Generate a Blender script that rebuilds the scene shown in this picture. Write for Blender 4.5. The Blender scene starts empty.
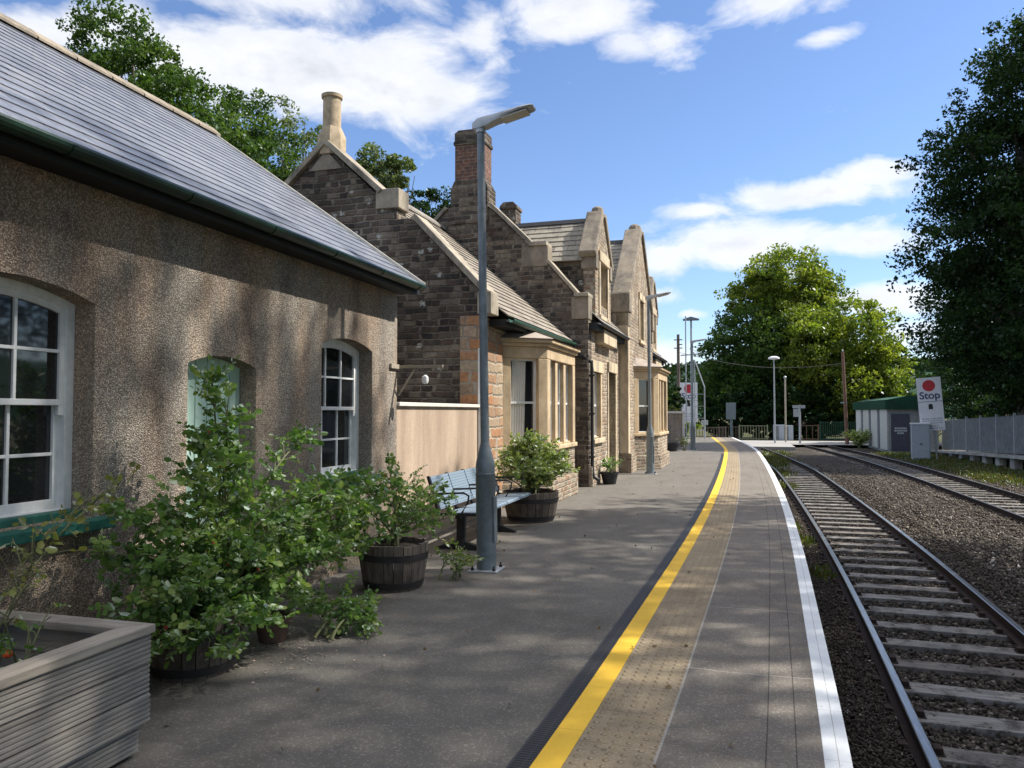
import bpy, math, random
import numpy as np
from mathutils import Vector, Matrix
random.seed(7)
RNG = np.random.default_rng(11)
SC = bpy.context.scene
COL = SC.collection
PI = math.pi
R = math.radians

# ------------------------------------------------------------------ materials
class NT:
    def __init__(s, name):
        s.m = bpy.data.materials.new(name); s.m.use_nodes = True
        s.t = s.m.node_tree; s.t.nodes.clear()
        s.out = s.t.nodes.new('ShaderNodeOutputMaterial')
    def n(s, typ, **k):
        nd = s.t.nodes.new(typ)
        for a, b in k.items():
            if a.startswith('i_'):
                key = a[2:].replace('_', ' ')
                nd.inputs[key].default_value = b
            else: setattr(nd, a, b)
        return nd
    def l(s, a, b): s.t.links.new(a, b)
    def val(s, x, sock):
        if hasattr(x, 'is_output') or isinstance(x, bpy.types.NodeSocket): s.l(x, sock)
        else: sock.default_value = x
    def math(s, op, a, b=0.0, c=None):
        nd = s.n('ShaderNodeMath', operation=op)
        s.val(a, nd.inputs[0]); s.val(b, nd.inputs[1])
        if c is not None: s.val(c, nd.inputs[2])
        return nd.outputs[0]
    def mix(s, f, a, b, mode='MIX'):
        nd = s.n('ShaderNodeMix', data_type='RGBA', blend_type=mode)
        s.val(f, nd.inputs[0])
        for q, i in ((a, 6), (b, 7)):
            if isinstance(q, tuple): q = (*q[:3], 1)
            s.val(q, nd.inputs[i])
        return nd.outputs[2]
    def ramp(s, f, *st):
        nd = s.n('ShaderNodeValToRGB'); s.l(f, nd.inputs[0])
        e = nd.color_ramp.elements
        while len(e) < len(st): e.new(.5)
        for i, (p, c) in enumerate(st):
            e[i].position = p
            e[i].color = (*c, 1) if isinstance(c, tuple) else (c, c, c, 1)
        return nd.outputs[0]
    def coord(s, kind='Object'): return s.n('ShaderNodeTexCoord').outputs[kind]
    def mapv(s, v, scale=(1, 1, 1), loc=(0, 0, 0)):
        nd = s.n('ShaderNodeMapping'); s.l(v, nd.inputs[0])
        nd.inputs['Scale'].default_value = scale; nd.inputs['Location'].default_value = loc
        return nd.outputs[0]
    def noise(s, v, sc, det=4, rough=.55, out=0, dist=0):
        nd = s.n('ShaderNodeTexNoise'); s.l(v, nd.inputs['Vector'])
        nd.inputs['Scale'].default_value = sc; nd.inputs['Detail'].default_value = det
        nd.inputs['Roughness'].default_value = rough; nd.inputs['Distortion'].default_value = dist
        return nd.outputs[out]
    def vor(s, v, sc, feat='F1', out='Distance', rnd=1.0):
        nd = s.n('ShaderNodeTexVoronoi', feature=feat); s.l(v, nd.inputs['Vector'])
        nd.inputs['Scale'].default_value = sc; nd.inputs['Randomness'].default_value = rnd
        return nd.outputs[out]
    def sep(s, v):
        nd = s.n('ShaderNodeSeparateXYZ'); s.l(v, nd.inputs[0]); return nd.outputs
    def comb(s, x, y, z):
        nd = s.n('ShaderNodeCombineXYZ')
        for i, q in enumerate((x, y, z)): s.val(q, nd.inputs[i])
        return nd.outputs[0]
    def bump(s, h, st=.5, d=.01, prev=None):
        nd = s.n('ShaderNodeBump'); s.l(h, nd.inputs['Height'])
        nd.inputs['Strength'].default_value = st; nd.inputs['Distance'].default_value = d
        if prev is not None: s.l(prev, nd.inputs['Normal'])
        return nd.outputs[0]
    def bsdf(s, col, rough=.8, metal=0.0, nrm=None, spec=.3, **k):
        b = s.n('ShaderNodeBsdfPrincipled')
        s.val((*col[:3], 1) if isinstance(col, tuple) else col, b.inputs['Base Color'])
        s.val(rough, b.inputs['Roughness']); b.inputs['Metallic'].default_value = metal
        b.inputs['Specular IOR Level'].default_value = spec
        if nrm is not None: s.l(nrm, b.inputs['Normal'])
        s.l(b.outputs[0], s.out.inputs[0]); return b

M = {}
def paint(name, col, rough=.55, metal=0., var=.25, sc=6, bump=.15, spec=.4):
    t = NT(name); c = t.coord()
    n = t.noise(c, sc, 6, .65); n2 = t.noise(c, sc * 9, 3)
    dark = tuple(q * (1 - var) for q in col); lite = tuple(min(1, q * (1 + var * .5)) for q in col)
    k = t.mix(t.ramp(n, (.3, 0.), (.7, 1.)), dark, lite)
    t.bsdf(k, t.math('ADD', rough - .08, t.math('MULTIPLY', n2, .16)), metal, t.bump(n2, bump, .004), spec)
    M[name] = t.m; return t.m

def mk_render(name, base, pale, dark, fine=85.):
    t = NT(name); c = t.coord()
    v = t.vor(c, fine); vc = t.vor(c, fine, out='Color'); r = t.sep(vc)[0]
    fn = t.noise(c, 120, 2)
    agg = t.ramp(r, (0., dark), (.45, base), (.8, pale), (1., (min(1, pale[0]*1.25), min(1, pale[1]*1.25), min(1, pale[2]*1.22))))
    crev = t.ramp(v, (.2, 1.), (.68, .52))
    k = t.mix(1., agg, crev, 'MULTIPLY')
    st = t.noise(t.mapv(c, (1.6, 1.6, .35)), 1.5, 6, .62)
    k = t.mix(t.ramp(st, (.40, 0.), (.60, .8)), k, t.mix(1., k, (1.20, .99, .84), 'MULTIPLY'))
    st2 = t.noise(t.mapv(c, (1.5, 1.5, .25), (7, 3, 1)), 1.7, 7, .66)
    k = t.mix(t.ramp(st2, (.46, 0.), (.64, .75)), k, t.mix(1., k, (.50, .50, .53), 'MULTIPLY'))
    st3 = t.noise(t.mapv(c, (1., 1., 1.), (1, 9, 4)), 3.1, 6, .7)
    k = t.mix(t.ramp(st3, (.54, 0.), (.70, .6)), k, t.mix(1., k, (.62, .62, .60), 'MULTIPLY'))
    zz = t.sep(c)[2]; k = t.mix(t.ramp(t.math('ADD', zz, t.math('MULTIPLY', st3, .5)), (.25, .6), (.75, 0.)), k, t.mix(1., k, (.5, .52, .46), 'MULTIPLY'))
    h = t.math('ADD', t.math('MULTIPLY', v, -1.), t.math('MULTIPLY', fn, .3))
    t.bsdf(k, .93, nrm=t.bump(h, .9, .012), spec=.12)
    M[name] = t.m
mk_render('pebbledash', (.46, .40, .33), (.65, .58, .49), (.30, .26, .22), 130.)

def mk_pink():
    t = NT('pink_render'); c = t.coord()
    n = t.noise(c, 150, 3); st = t.noise(t.mapv(c, (2.2, 2.2, .3)), 1.6, 5, .62)
    k = t.ramp(st, (.3, (.34, .255, .19)), (.52, (.45, .345, .26)), (.7, (.54, .42, .32)))
    k = t.mix(t.ramp(n, (.35, .6), (.6, 0.)), k, t.mix(1., k, (.45, .42, .4), 'MULTIPLY'))
    t.bsdf(k, .92, nrm=t.bump(n, .6, .006), spec=.12); M['pink_render'] = t.m
mk_pink()

def mk_rubble(name, cols, mortar, sx=.3, sz=.145, mort=.06, lichen=.0, bumpd=.03, dirty=.3):
    t = NT(name); c = t.coord(); x, y, z = t.sep(c)
    w = t.noise(c, 2.6, 3, .6, out=1); wx, wy, wz = t.sep(w); w2 = t.noise(c, 11, 3, .6, out=1); vx, vy, vz = t.sep(w2)
    u = t.math('ADD', t.math('ADD', x, y), t.math('MULTIPLY', t.math('SUBTRACT', vx, .5), .09))
    zz = t.math('ADD', t.math('DIVIDE', z, sz), t.math('ADD', t.math('MULTIPLY', wz, .6), t.math('MULTIPLY', t.math('SUBTRACT', vz, .5), .42)))
    row = t.math('FLOOR', zz); fz_ = t.math('FRACT', zz)
    wr = t.n('ShaderNodeTexWhiteNoise', noise_dimensions='1D'); t.l(row, wr.inputs['W'])
    wid = t.math('ADD', .7, t.math('MULTIPLY', wr.outputs[0], .7))
    uu = t.math('ADD', t.math('DIVIDE', t.math('DIVIDE', u, sx), wid), t.math('MULTIPLY', row, .37)); uu = t.math('ADD', uu, t.math('MULTIPLY', t.math('SINE', t.math('MULTIPLY', uu, 2.3)), .28))
    ui = t.math('FLOOR', uu); fu_ = t.math('FRACT', uu)
    wn = t.n('ShaderNodeTexWhiteNoise', noise_dimensions='2D'); t.l(t.comb(ui, row, 0.), wn.inputs['Vector'])
    col = wn.outputs['Color']
    # some stones span two courses' look: joint hidden where the two share a tone
    du = t.math('MULTIPLY', t.math('MINIMUM', fu_, t.math('SUBTRACT', 1., fu_)), sx / sz); dz = t.math('MINIMUM', fz_, t.math('SUBTRACT', 1., fz_))
    d = t.math('MINIMUM', du, dz)
    r1, r2, r3 = t.sep(col)
    k = t.ramp(r1, *[(i / (len(cols) - 1), q) for i, q in enumerate(cols)])
    fn = t.noise(c, 22, 6, .7); k = t.mix(t.ramp(fn, (.3, .65), (.65, 0.)), k, t.mix(1., k, (.35, .33, .33), 'MULTIPLY'))
    dn = t.math('ADD', d, t.math('MULTIPLY', t.math('SUBTRACT', fn, .5), .09))
    mk = t.ramp(dn, (mort * .6, 1.), (mort * 1.5, 0.))
    mn = t.noise(c, 1.3, 4, .6)
    mcol = t.mix(t.ramp(mn, (.35, 0.), (.65, 1.)), mortar, tuple(q * .45 for q in mortar))
    k = t.mix(mk, k, mcol)
    lg = t.noise(c, .9, 5, .6); k = t.mix(t.ramp(lg, (.44, dirty), (.60, 0.)), k, t.mix(1., k, (.3, .29, .3), 'MULTIPLY'))
    if lichen:
        lv = t.math('ADD', t.vor(c, 4.6), t.math('MULTIPLY', t.math('SUBTRACT', fn, .5), 1.1)); lr = t.sep(t.vor(c, 4.6, out='Color'))[1]
        lm = t.math('MULTIPLY', t.math('MULTIPLY', t.math('LESS_THAN', lv, .2), .7), t.math('GREATER_THAN', lr, 1 - lichen))
        k = t.mix(lm, k, (.55, .55, .50))
    h = t.math('ADD', t.ramp(dn, (0., 0.), (.16, 1.)), t.math('ADD', t.math('MULTIPLY', fn, .35), t.math('MULTIPLY', r2, .35)))
    t.bsdf(k, .9, nrm=t.bump(h, .9, bumpd), spec=.15); M[name] = t.m
mk_rubble('shaded_rubble', [(.085, .072, .063), (.14, .118, .098), (.06, .053, .05), (.19, .155, .125), (.12, .085, .068), (.24, .20, .155), (.30, .25, .195), (.13, .112, .098)], (.40, .345, .275), .18, .10, .11, .16, .035, .6)  # same stone as the facade, shade of the gable ends put into the colour
mk_rubble('sunlit_rubble', [(.30, .22, .15), (.42, .33, .23), (.24, .17, .12), (.50, .42, .31), (.36, .20, .12), (.46, .37, .26), (.56, .47, .35), (.20, .16, .13)], (.62, .55, .44), .13, .085, .13, 0., .02, .3)  # lighter copy of the house stone, sunlight on the facade put into the colour
mk_rubble('quoin_stone', [(.40, .31, .22), (.55, .27, .13), (.50, .40, .28), (.42, .22, .12)], (.50, .45, .37), .36, .17, .07, 0., .015, .3)

def mk_stone(name, a, b, grime=.5):
    t = NT(name); c = t.coord()
    n = t.noise(c, 5, 8, .7); n2 = t.noise(c, 40, 5, .7); n3 = t.noise(t.mapv(c, (1, 1, .4)), 2.2, 5, .65)
    k = t.mix(t.ramp(n, (.3, 0.), (.7, 1.)), a, b)
    k = t.mix(t.ramp(n3, (.47, 0.), (.66, grime)), k, (.10, .09, .08))
    k = t.mix(t.ramp(n2, (.58, 0.), (.72, .5)), k, (.16, .14, .12))
    t.bsdf(k, .88, nrm=t.bump(t.math('ADD', n, n2), .5, .012), spec=.15); M[name] = t.m
mk_stone('dressed_stone', (.50, .40, .27), (.63, .52, .37), .6)
mk_stone('bay_stone', (.45, .33, .20), (.60, .47, .31), .35)
mk_stone('coping_stone', (.27, .235, .185), (.44, .385, .30), .8)
mk_stone('lead_roof', (.30, .25, .21), (.42, .36, .31), .5)
mk_stone('concrete', (.34, .33, .31), (.46, .45, .42), .6)
mk_stone('kneeler_stone', (.19, .16, .125), (.34, .29, .225), .8)

def mk_brick():
    t = NT('chimney_brick'); c = t.coord(); x, y, z = t.sep(c)
    cv = t.comb(t.math('ADD', x, y), z, 0.)
    b = t.n('ShaderNodeTexBrick'); t.l(cv, b.inputs[0])
    b.inputs['Scale'].default_value = 1.; b.inputs['Brick Width'].default_value = .22; b.inputs['Row Height'].default_value = .075
    b.inputs['Mortar Size'].default_value = .008; b.inputs['Color1'].default_value = (.30, .12, .07, 1)
    b.inputs['Color2'].default_value = (.19, .085, .06, 1); b.inputs['Mortar'].default_value = (.30, .26, .22, 1)
    n = t.noise(c, 14, 5, .7)
    k = t.mix(t.ramp(n, (.36, .1), (.6, .85)), b.outputs[0], (.075, .062, .055))
    t.bsdf(k, .9, nrm=t.bump(b.outputs['Fac'], -.5, .01), spec=.15); M['chimney_brick'] = t.m
mk_brick()

def mk_slate(name, cols, w=.26, row=.19, rough=.45, lichen=(.5, .5, .46), la=.4, spec=.5, axis='y', scl=9):
    """tone differs slate by slate; courses themselves are geometry"""
    t = NT(name); c = t.coord(); x, y, z = t.sep(c)
    u = y if axis == 'y' else x
    ri = t.math('FLOOR', t.math('DIVIDE', z, row))
    uu = t.math('ADD', t.math('DIVIDE', u, w), t.math('MULTIPLY', ri, .5))
    ui = t.math('FLOOR', uu); fr = t.math('FRACT', uu)
    wn = t.n('ShaderNodeTexWhiteNoise', noise_dimensions='2D'); t.l(t.comb(ui, ri, 0.), wn.inputs['Vector'])
    k = t.ramp(wn.outputs[0], *[(i / (len(cols) - 1), q) for i, q in enumerate(cols)])
    joint = t.math('LESS_THAN', fr, .035)
    k = t.mix(t.math('MULTIPLY', joint, .8), k, (.02, .02, .022))
    n = t.noise(c, scl, 7, .72); k = t.mix(t.ramp(n, (.5, 0.), (.7, la)), k, lichen)
    n2 = t.noise(t.mapv(c, (1, 1, 1)), 1.4, 4); k = t.mix(t.ramp(n2, (.4, .3), (.6, 0.)), k, t.mix(1., k, (.5, .5, .52), 'MULTIPLY'))
    rr = t.math('ADD', rough, t.math('MULTIPLY', t.math('SUBTRACT', n, .5), .5))
    t.bsdf(k, rr, nrm=t.bump(t.math('ADD', t.math('MULTIPLY', n, .6), t.math('MULTIPLY', joint, -1.)), .35, .006), spec=spec); M[name] = t.m
mk_slate('blue_slate', [(.15, .16, .19), (.19, .20, .23), (.125, .135, .165), (.22, .225, .25)], .28, .117, .36, (.30, .30, .30), .3, .7)
mk_slate('stone_slate', [(.22, .19, .155), (.30, .26, .215), (.18, .155, .13), (.34, .30, .25)], .3, .125, .8, (.42, .37, .30), .45, .2)
mk_slate('grey_slate', [(.22, .20, .17), (.30, .27, .23), (.17, .155, .14)], .3, .13, .8, (.46, .45, .38), .6, .2)
mk_slate('dormer_slate', [(.24, .22, .18), (.34, .31, .25), (.17, .155, .14)], .3, .16, .8, (.50, .48, .38), .6, .2, 'x')

paint('white_paint', (.72, .73, .72), .5, var=.14, sc=14)
paint('cream_paint', (.66, .62, .54), .6, var=.2, sc=14)
paint('sill_green', (.025, .13, .10), .5, var=.5, sc=16, bump=.3)
paint('gutter_green', (.008, .026, .015), .35, var=.4, sc=9)
paint('soffit_black', (.012, .014, .014), .6)
paint('door_green', (.46, .64, .55), .55, var=.14, sc=8)
paint('black_iron', (.02, .021, .024), .5, var=.4)
paint('green_iron', (.014, .055, .032), .5)
paint('pole_grey', (.17, .20, .215), .5, .25, var=.3, sc=12, spec=.5)
paint('galvanised', (.42, .44, .45), .5, .35, var=.25, sc=10)
paint('bench_blue', (.19, .27, .34), .38, .3, var=.3, sc=12, spec=.5)
paint('old_clay', (.12, .07, .05), .85, var=.3, sc=20)
paint('terracotta', (.30, .13, .075), .85, var=.3, sc=20)
paint('pot_buff', (.42, .33, .22), .85, var=.35, sc=12)
paint('red_paint', (.55, .03, .04), .5)
paint('sign_white', (.74, .74, .76), .45, var=.08)
paint('navy_paint', (.03, .04, .12), .5)
paint('grey_text', (.33, .33, .36), .6)
paint('shed_grey', (.36, .37, .35), .7, var=.25)
paint('shed_white', (.50, .50, .46), .7, var=.15)
paint('shed_door', (.10, .10, .13), .6)
paint('shed_green', (.02, .085, .045), .6, var=.35, sc=3)
paint('cabinet_grey', (.36, .40, .44), .5, var=.12)
paint('fence_grey', (.20, .21, .22), .6, .2, var=.35, sc=4)
paint('old_wood', (.13, .10, .08), .85, var=.4, sc=12)
paint('pale_wood', (.42, .36, .28), .8, var=.3, sc=12)
paint('gate_cream', (.27, .28, .17), .7)
paint('pole_timber', (.20, .11, .075), .85, var=.4, sc=10)
paint('wire_black', (.03, .03, .03), .6)
paint('curtain', (.62, .60, .55), .9, var=.1)
paint('road_grey', (.30, .29, .275), .9, var=.15, sc=3)
paint('soil', (.03, .022, .016), .95, var=.5, sc=30, bump=.8)
paint('red_hip', (.35, .03, .015), .35)
paint('orange_petal', (.85, .13, .03), .6)
paint('pink_petal', (.45, .33, .26), .8)
paint('dead_leaf', (.20, .13, .06), .8, var=.6, sc=30)
paint('lens', (.45, .42, .33), .3, var=.2, sc=50)
paint('bark', (.10, .08, .06), .9, var=.5, sc=8, bump=.8)
paint('cane', (.13, .14, .06), .7, var=.4, sc=20)
paint('hoop_iron', (.045, .04, .04), .6, .4, var=.4)

def mk_glass():
    t = NT('window_glass'); c = t.coord()
    n = t.noise(c, 2.5, 2); b = t.bsdf((.012, .014, .016), .04, nrm=t.bump(n, .05, .01), spec=.9); M['window_glass'] = t.m
mk_glass()

def mk_wood(name, a, b, axis=1, rough=.8):
    t = NT(name); c = t.coord()
    s = [14, 14, 14]; s[axis] = .9
    n = t.noise(t.mapv(c, tuple(s)), 2.2, 7, .7); n2 = t.noise(c, 2.5, 3)
    k = t.mix(t.ramp(n, (.28, 0.), (.68, 1.)), a, b)
    k = t.mix(t.ramp(n2, (.5, 0.), (.75, .45)), k, tuple(q * .4 for q in a))
    if name == 'sleeper_wood':
        rn = t.n('ShaderNodeObjectInfo').outputs['Random']; k = t.mix(t.ramp(rn, (0., .0), (1., .75)), k, t.mix(1., k, (.52, .47, .42), 'MULTIPLY'))
        oil = t.noise(c, 4.5, 6, .75); k = t.mix(t.ramp(oil, (.48, 0.), (.6, .8)), k, (.035, .028, .022))
    t.bsdf(k, rough, nrm=t.bump(n, .6, .006), spec=.2); M[name] = t.m
mk_wood('decking', (.15, .135, .12), (.34, .315, .285), 1)
mk_wood('decking_rail', (.20, .175, .145), (.42, .38, .32), 1)
mk_wood('decking_end', (.18, .16, .135), (.36, .33, .28), 0)
mk_wood('barrel_stave', (.055, .042, .034), (.19, .155, .125), 2)
mk_wood('sleeper_wood', (.11, .10, .092), (.33, .315, .295), 0)
mk_wood('arm_wood', (.2, .17, .13), (.42, .37, .29), 0)

def asphalt(name, a, b, sp, uv=False, kind=0):
    t = NT(name)
    c = t.coord()
    n = t.noise(c, 190, 2, .8); sv = t.sep(t.vor(c, 115, out='Color'))[0]
    k = t.mix(t.ramp(n, (.3, 0.), (.7, 1.)), a, b)
    k = t.mix(t.ramp(sv, (.80, 0.), (.96, .55)), k, sp)
    big = t.noise(c, .8, 6, .65); k = t.mix(t.ramp(big, (.35, .38), (.62, 0.)), k, t.mix(1., k, (.6, .58, .56), 'MULTIPLY'))
    sm = t.noise(t.mapv(c, (1, .5, 1)), 5, 5, .7); k = t.mix(t.ramp(sm, (.6, 0.), (.75, .25)), k, t.mix(1., k, (1.5, 1.45, 1.35), 'MULTIPLY'))
    gum = t.math('MULTIPLY', t.math('LESS_THAN', t.vor(c, 2.6), .045), .45)
    k = t.mix(gum, k, (.05, .046, .042))
    pt = t.noise(t.mapv(c, (1, .35, 1), (3, 1, 0)), 1.6, 6, .7); k = t.mix(t.ramp(pt, (.50, 0.), (.68, .5)), k, t.mix(1., k, (.60, .585, .56), 'MULTIPLY'))
    h = n
    if uv:
        U = t.coord('UV'); u, v, _ = t.sep(U)
        if kind == 1:     # slabs: cross joints, two saw cuts by the edge
            wob = t.math('MULTIPLY', t.math('SUBTRACT', big, .5), .1)
            fv = t.math('FRACT', t.math('ADD', t.math('DIVIDE', v, 1.55), wob)); j = t.math('LESS_THAN', fv, .007)
            cut = None
            for q in (.47, .60):
                cc = t.math('LESS_THAN', t.math('ABSOLUTE', t.math('SUBTRACT', u, q)), .0032)
                cut = cc if cut is None else t.math('MAXIMUM', cut, cc)
            k = t.mix(t.math('MULTIPLY', j, .6), k, (.40, .37, .33)); k = t.mix(t.math('MULTIPLY', cut, .7), k, (.03, .027, .024))
            e = t.math('LESS_THAN', u, .012); k = t.mix(t.math('MULTIPLY', e, .6), k, (.42, .40, .36))
            h = t.math('SUBTRACT', n, t.math('MULTIPLY', t.math('MAXIMUM', cut, j), 2.))
        if kind == 2:     # blister paving: 6.7 cm grid of domes on 40 cm flags
            g = .067
            fu = t.math('SUBTRACT', t.math('FRACT', t.math('DIVIDE', u, g)), .5); fv = t.math('SUBTRACT', t.math('FRACT', t.math('DIVIDE', v, g)), .5)
            d = t.math('SQRT', t.math('ADD', t.math('MULTIPLY', fu, fu), t.math('MULTIPLY', fv, fv)))
            dome = t.ramp(d, (.10, 1.), (.26, 0.))
            jn = t.math('LESS_THAN', t.math('FRACT', t.math('DIVIDE', v, .402)), .018)
            k = t.mix(t.math('MULTIPLY', dome, .35), k, t.mix(1., k, (1.8, 1.7, 1.55), 'MULTIPLY'))
            k = t.mix(t.math('MULTIPLY', jn, .5), k, (.05, .045, .035))
            nb = t.bump(dome, 1., .012); t.bsdf(k, .85, nrm=t.bump(n, .35, .004, nb), spec=.2); M[name] = t.m; return
        if kind == 3:     # slotted drain
            fv = t.math('FRACT', t.math('DIVIDE', v, .024)); sl = t.math('LESS_THAN', fv, .5)
            a1 = t.math('LESS_THAN', t.math('ABSOLUTE', t.math('SUBTRACT', u, .035)), .024); a2 = t.math('LESS_THAN', t.math('ABSOLUTE', t.math('SUBTRACT', u, .088)), .024)
            hole = t.math('MULTIPLY', sl, t.math('MAXIMUM', a1, a2))
            k = t.mix(hole, (.05, .05, .052), (.008, .008, .009)); t.bsdf(k, .6, .2, t.bump(hole, -.8, .008)); M[name] = t.m; return
        if kind == 4:     # worn paint
            br = t.noise(c, 24, 6, .75); k0 = t.mix(t.ramp(br, (.60, 0.), (.72, .55)), b, a)
            k0 = t.mix(t.ramp(n, (.35, .25), (.5, 0.)), k0, t.mix(1., k0, (.6, .55, .45), 'MULTIPLY'))
            dr = t.noise(c, 1.7, 5, .7); k0 = t.mix(t.ramp(dr, (.5, 0.), (.75, .3)), k0, t.mix(1., k0, (.6, .58, .52), 'MULTIPLY'))
            fv = t.math('FRACT', t.math('ADD', t.math('DIVIDE', v, .61), t.math('MULTIPLY', br, .012)))
            j = t.math('MULTIPLY', t.math('LESS_THAN', fv, .006), .55); k0 = t.mix(j, k0, a)
            if sp[0] > .5:
                ln = t.math('LESS_THAN', t.math('ABSOLUTE', t.math('SUBTRACT', t.math('ADD', u, t.math('MULTIPLY', br, .006)), .064)), .0022)
                k0 = t.mix(t.math('MULTIPLY', ln, .7), k0, a)
            t.bsdf(k0, .7, nrm=t.bump(n, .4, .003), spec=.25); M[name] = t.m; return
    t.bsdf(k, .85, nrm=t.bump(h, .55, .005), spec=.22); M[name] = t.m
asphalt('asphalt', (.105, .096, .084), (.185, .170, .148), (.31, .29, .255))
asphalt('edge_slab', (.125, .110, .093), (.22, .195, .164), (.36, .33, .29), True, 1)
asphalt('tactile', (.23, .18, .115), (.35, .28, .185), (.40, .35, .28), True, 2)
asphalt('drain', (.05, .05, .05), (.1, .1, .1), (.1, .1, .1), True, 3)
asphalt('yellow_paint', (.26, .17, .05), (.78, .48, .045), (.1, .1, .1), True, 4)
asphalt('white_line', (.30, .28, .25), (.70, .72, .73), (.9, .9, .9), True, 4)

def mk_ground():
    t = NT('earth'); c = t.coord(); n = t.noise(c, .35, 6, .65); n2 = t.noise(c, 14, 5, .75)
    k = t.mix(t.ramp(n, (.4, 0.), (.6, 1.)), (.07, .085, .03), (.15, .12, .075)); k = t.mix(t.ramp(n2, (.4, .6), (.6, 0.)), k, (.04, .05, .02))
    t.bsdf(k, .95, nrm=t.bump(n2, .9, .06), spec=.1); M['earth'] = t.m
    t = NT('ballast_bed'); c = t.coord(); x, y, z = t.sep(c)
    v = t.vor(c, 19); r = t.sep(t.vor(c, 19, out='Color'))[0]; n = t.noise(c, .7, 5, .7)
    k = t.ramp(r, (0., (.06, .050, .041)), (.5, (.13, .11, .09)), (.85, (.22, .195, .165)), (1., (.36, .33, .29)))
    k = t.mix(1., k, t.ramp(v, (.2, 1.), (.6, .2)), 'MULTIPLY'); k = t.mix(t.ramp(n, (.4, .6), (.62, 0.)), k, t.mix(1., k, (.4, .36, .33), 'MULTIPLY'))
    t.bsdf(k, .95, nrm=t.bump(v, -1., .05), spec=.1); M['ballast_bed'] = t.m
    t = NT('ballast_stone'); a = t.n('ShaderNodeAttribute', attribute_name='tint').outputs['Fac']; c = t.coord(); n = t.noise(c, 40, 4, .7)
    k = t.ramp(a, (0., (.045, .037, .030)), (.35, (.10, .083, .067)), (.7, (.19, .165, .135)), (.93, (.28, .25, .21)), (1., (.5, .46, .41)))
    k = t.mix(t.ramp(n, (.4, .5), (.6, 0.)), k, t.mix(1., k, (.5, .48, .46), 'MULTIPLY')); t.bsdf(k, .9, nrm=t.bump(n, .4, .006), spec=.15); M['ballast_stone'] = t.m
    t = NT('platform_face'); c = t.coord(); n = t.noise(c, 5, 6, .7); t.bsdf(t.ramp(n, (.3, (.07, .06, .05)), (.7, (.22, .19, .16))), .9, nrm=t.bump(n, .6, .03)); M['platform_face'] = t.m
    t = NT('rail_side'); c = t.coord(); n = t.noise(c, 25, 5, .7); t.bsdf(t.ramp(n, (.3, (.018, .012, .010)), (.7, (.055, .034, .024))), .8, .3, t.bump(n, .5, .004)); M['rail_side'] = t.m
    t = NT('rail_head'); c = t.coord(); n = t.noise(t.mapv(c, (30, 1.5, 30)), 3, 4); t.bsdf(t.ramp(n, (.3, (.30, .29, .28)), (.7, (.50, .49, .47))), .3, .85); M['rail_head'] = t.m
    t = NT('hill_green'); c = t.coord(); n = t.noise(c, .09, 8, .75); t.bsdf(t.ramp(n, (.35, (.022, .045, .035)), (.65, (.06, .10, .065))), 1., spec=0.); M['hill_green'] = t.m
mk_ground()

def mk_leaf(name, cols, trans=.4, gloss=.15, rough=.45):
    t = NT(name); a = t.n('ShaderNodeAttribute', attribute_name='tint').outputs['Fac']
    k = t.ramp(a, *[(i / (len(cols) - 1), q) for i, q in enumerate(cols)])
    d = t.n('ShaderNodeBsdfDiffuse'); t.l(k, d.inputs[0])
    tr = t.n('ShaderNodeBsdfTranslucent'); t.l(t.mix(1., k, (1.35, 1.5, .55), 'MULTIPLY'), tr.inputs[0])
    g = t.n('ShaderNodeBsdfGlossy'); g.inputs['Roughness'].default_value = rough; g.inputs['Color'].default_value = (.75, .8, .8, 1)
    m1 = t.n('ShaderNodeMixShader'); m1.inputs[0].default_value = trans; t.l(d.outputs[0], m1.inputs[1]); t.l(tr.outputs[0], m1.inputs[2])
    fr = t.n('ShaderNodeFresnel'); fr.inputs[0].default_value = 1.35
    m2 = t.n('ShaderNodeMixShader'); t.l(t.math('MULTIPLY', fr.outputs[0], gloss * 5), m2.inputs[0]); t.l(m1.outputs[0], m2.inputs[1]); t.l(g.outputs[0], m2.inputs[2])
    t.l(m2.outputs[0], t.out.inputs[0]); M[name] = t.m
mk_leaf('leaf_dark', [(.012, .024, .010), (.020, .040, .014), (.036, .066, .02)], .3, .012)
mk_leaf('leaf_mid', [(.035, .065, .018), (.055, .10, .026), (.10, .15, .036)], .4, .015)
mk_leaf('leaf_bright', [(.07, .11, .02), (.14, .18, .032), (.27, .29, .055)], .5, .015)
mk_leaf('leaf_pale', [(.07, .10, .04), (.11, .14, .06), (.16, .18, .09)], .4, .015)
mk_leaf('rose_leaf', [(.05, .105, .028), (.10, .185, .05), (.17, .26, .075), (.36, .40, .15)], .45, .05, .55)
mk_leaf('shrub_leaf', [(.07, .12, .03), (.13, .19, .05), (.24, .29, .09), (.40, .40, .16)], .4, .06, .5)
mk_leaf('dry_leaf', [(.14, .18, .04), (.26, .28, .09), (.20, .15, .05)], .4, .1)
mk_leaf('weed_leaf', [(.05, .07, .015), (.10, .13, .03), (.17, .12, .05)], .3, .05)

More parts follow.
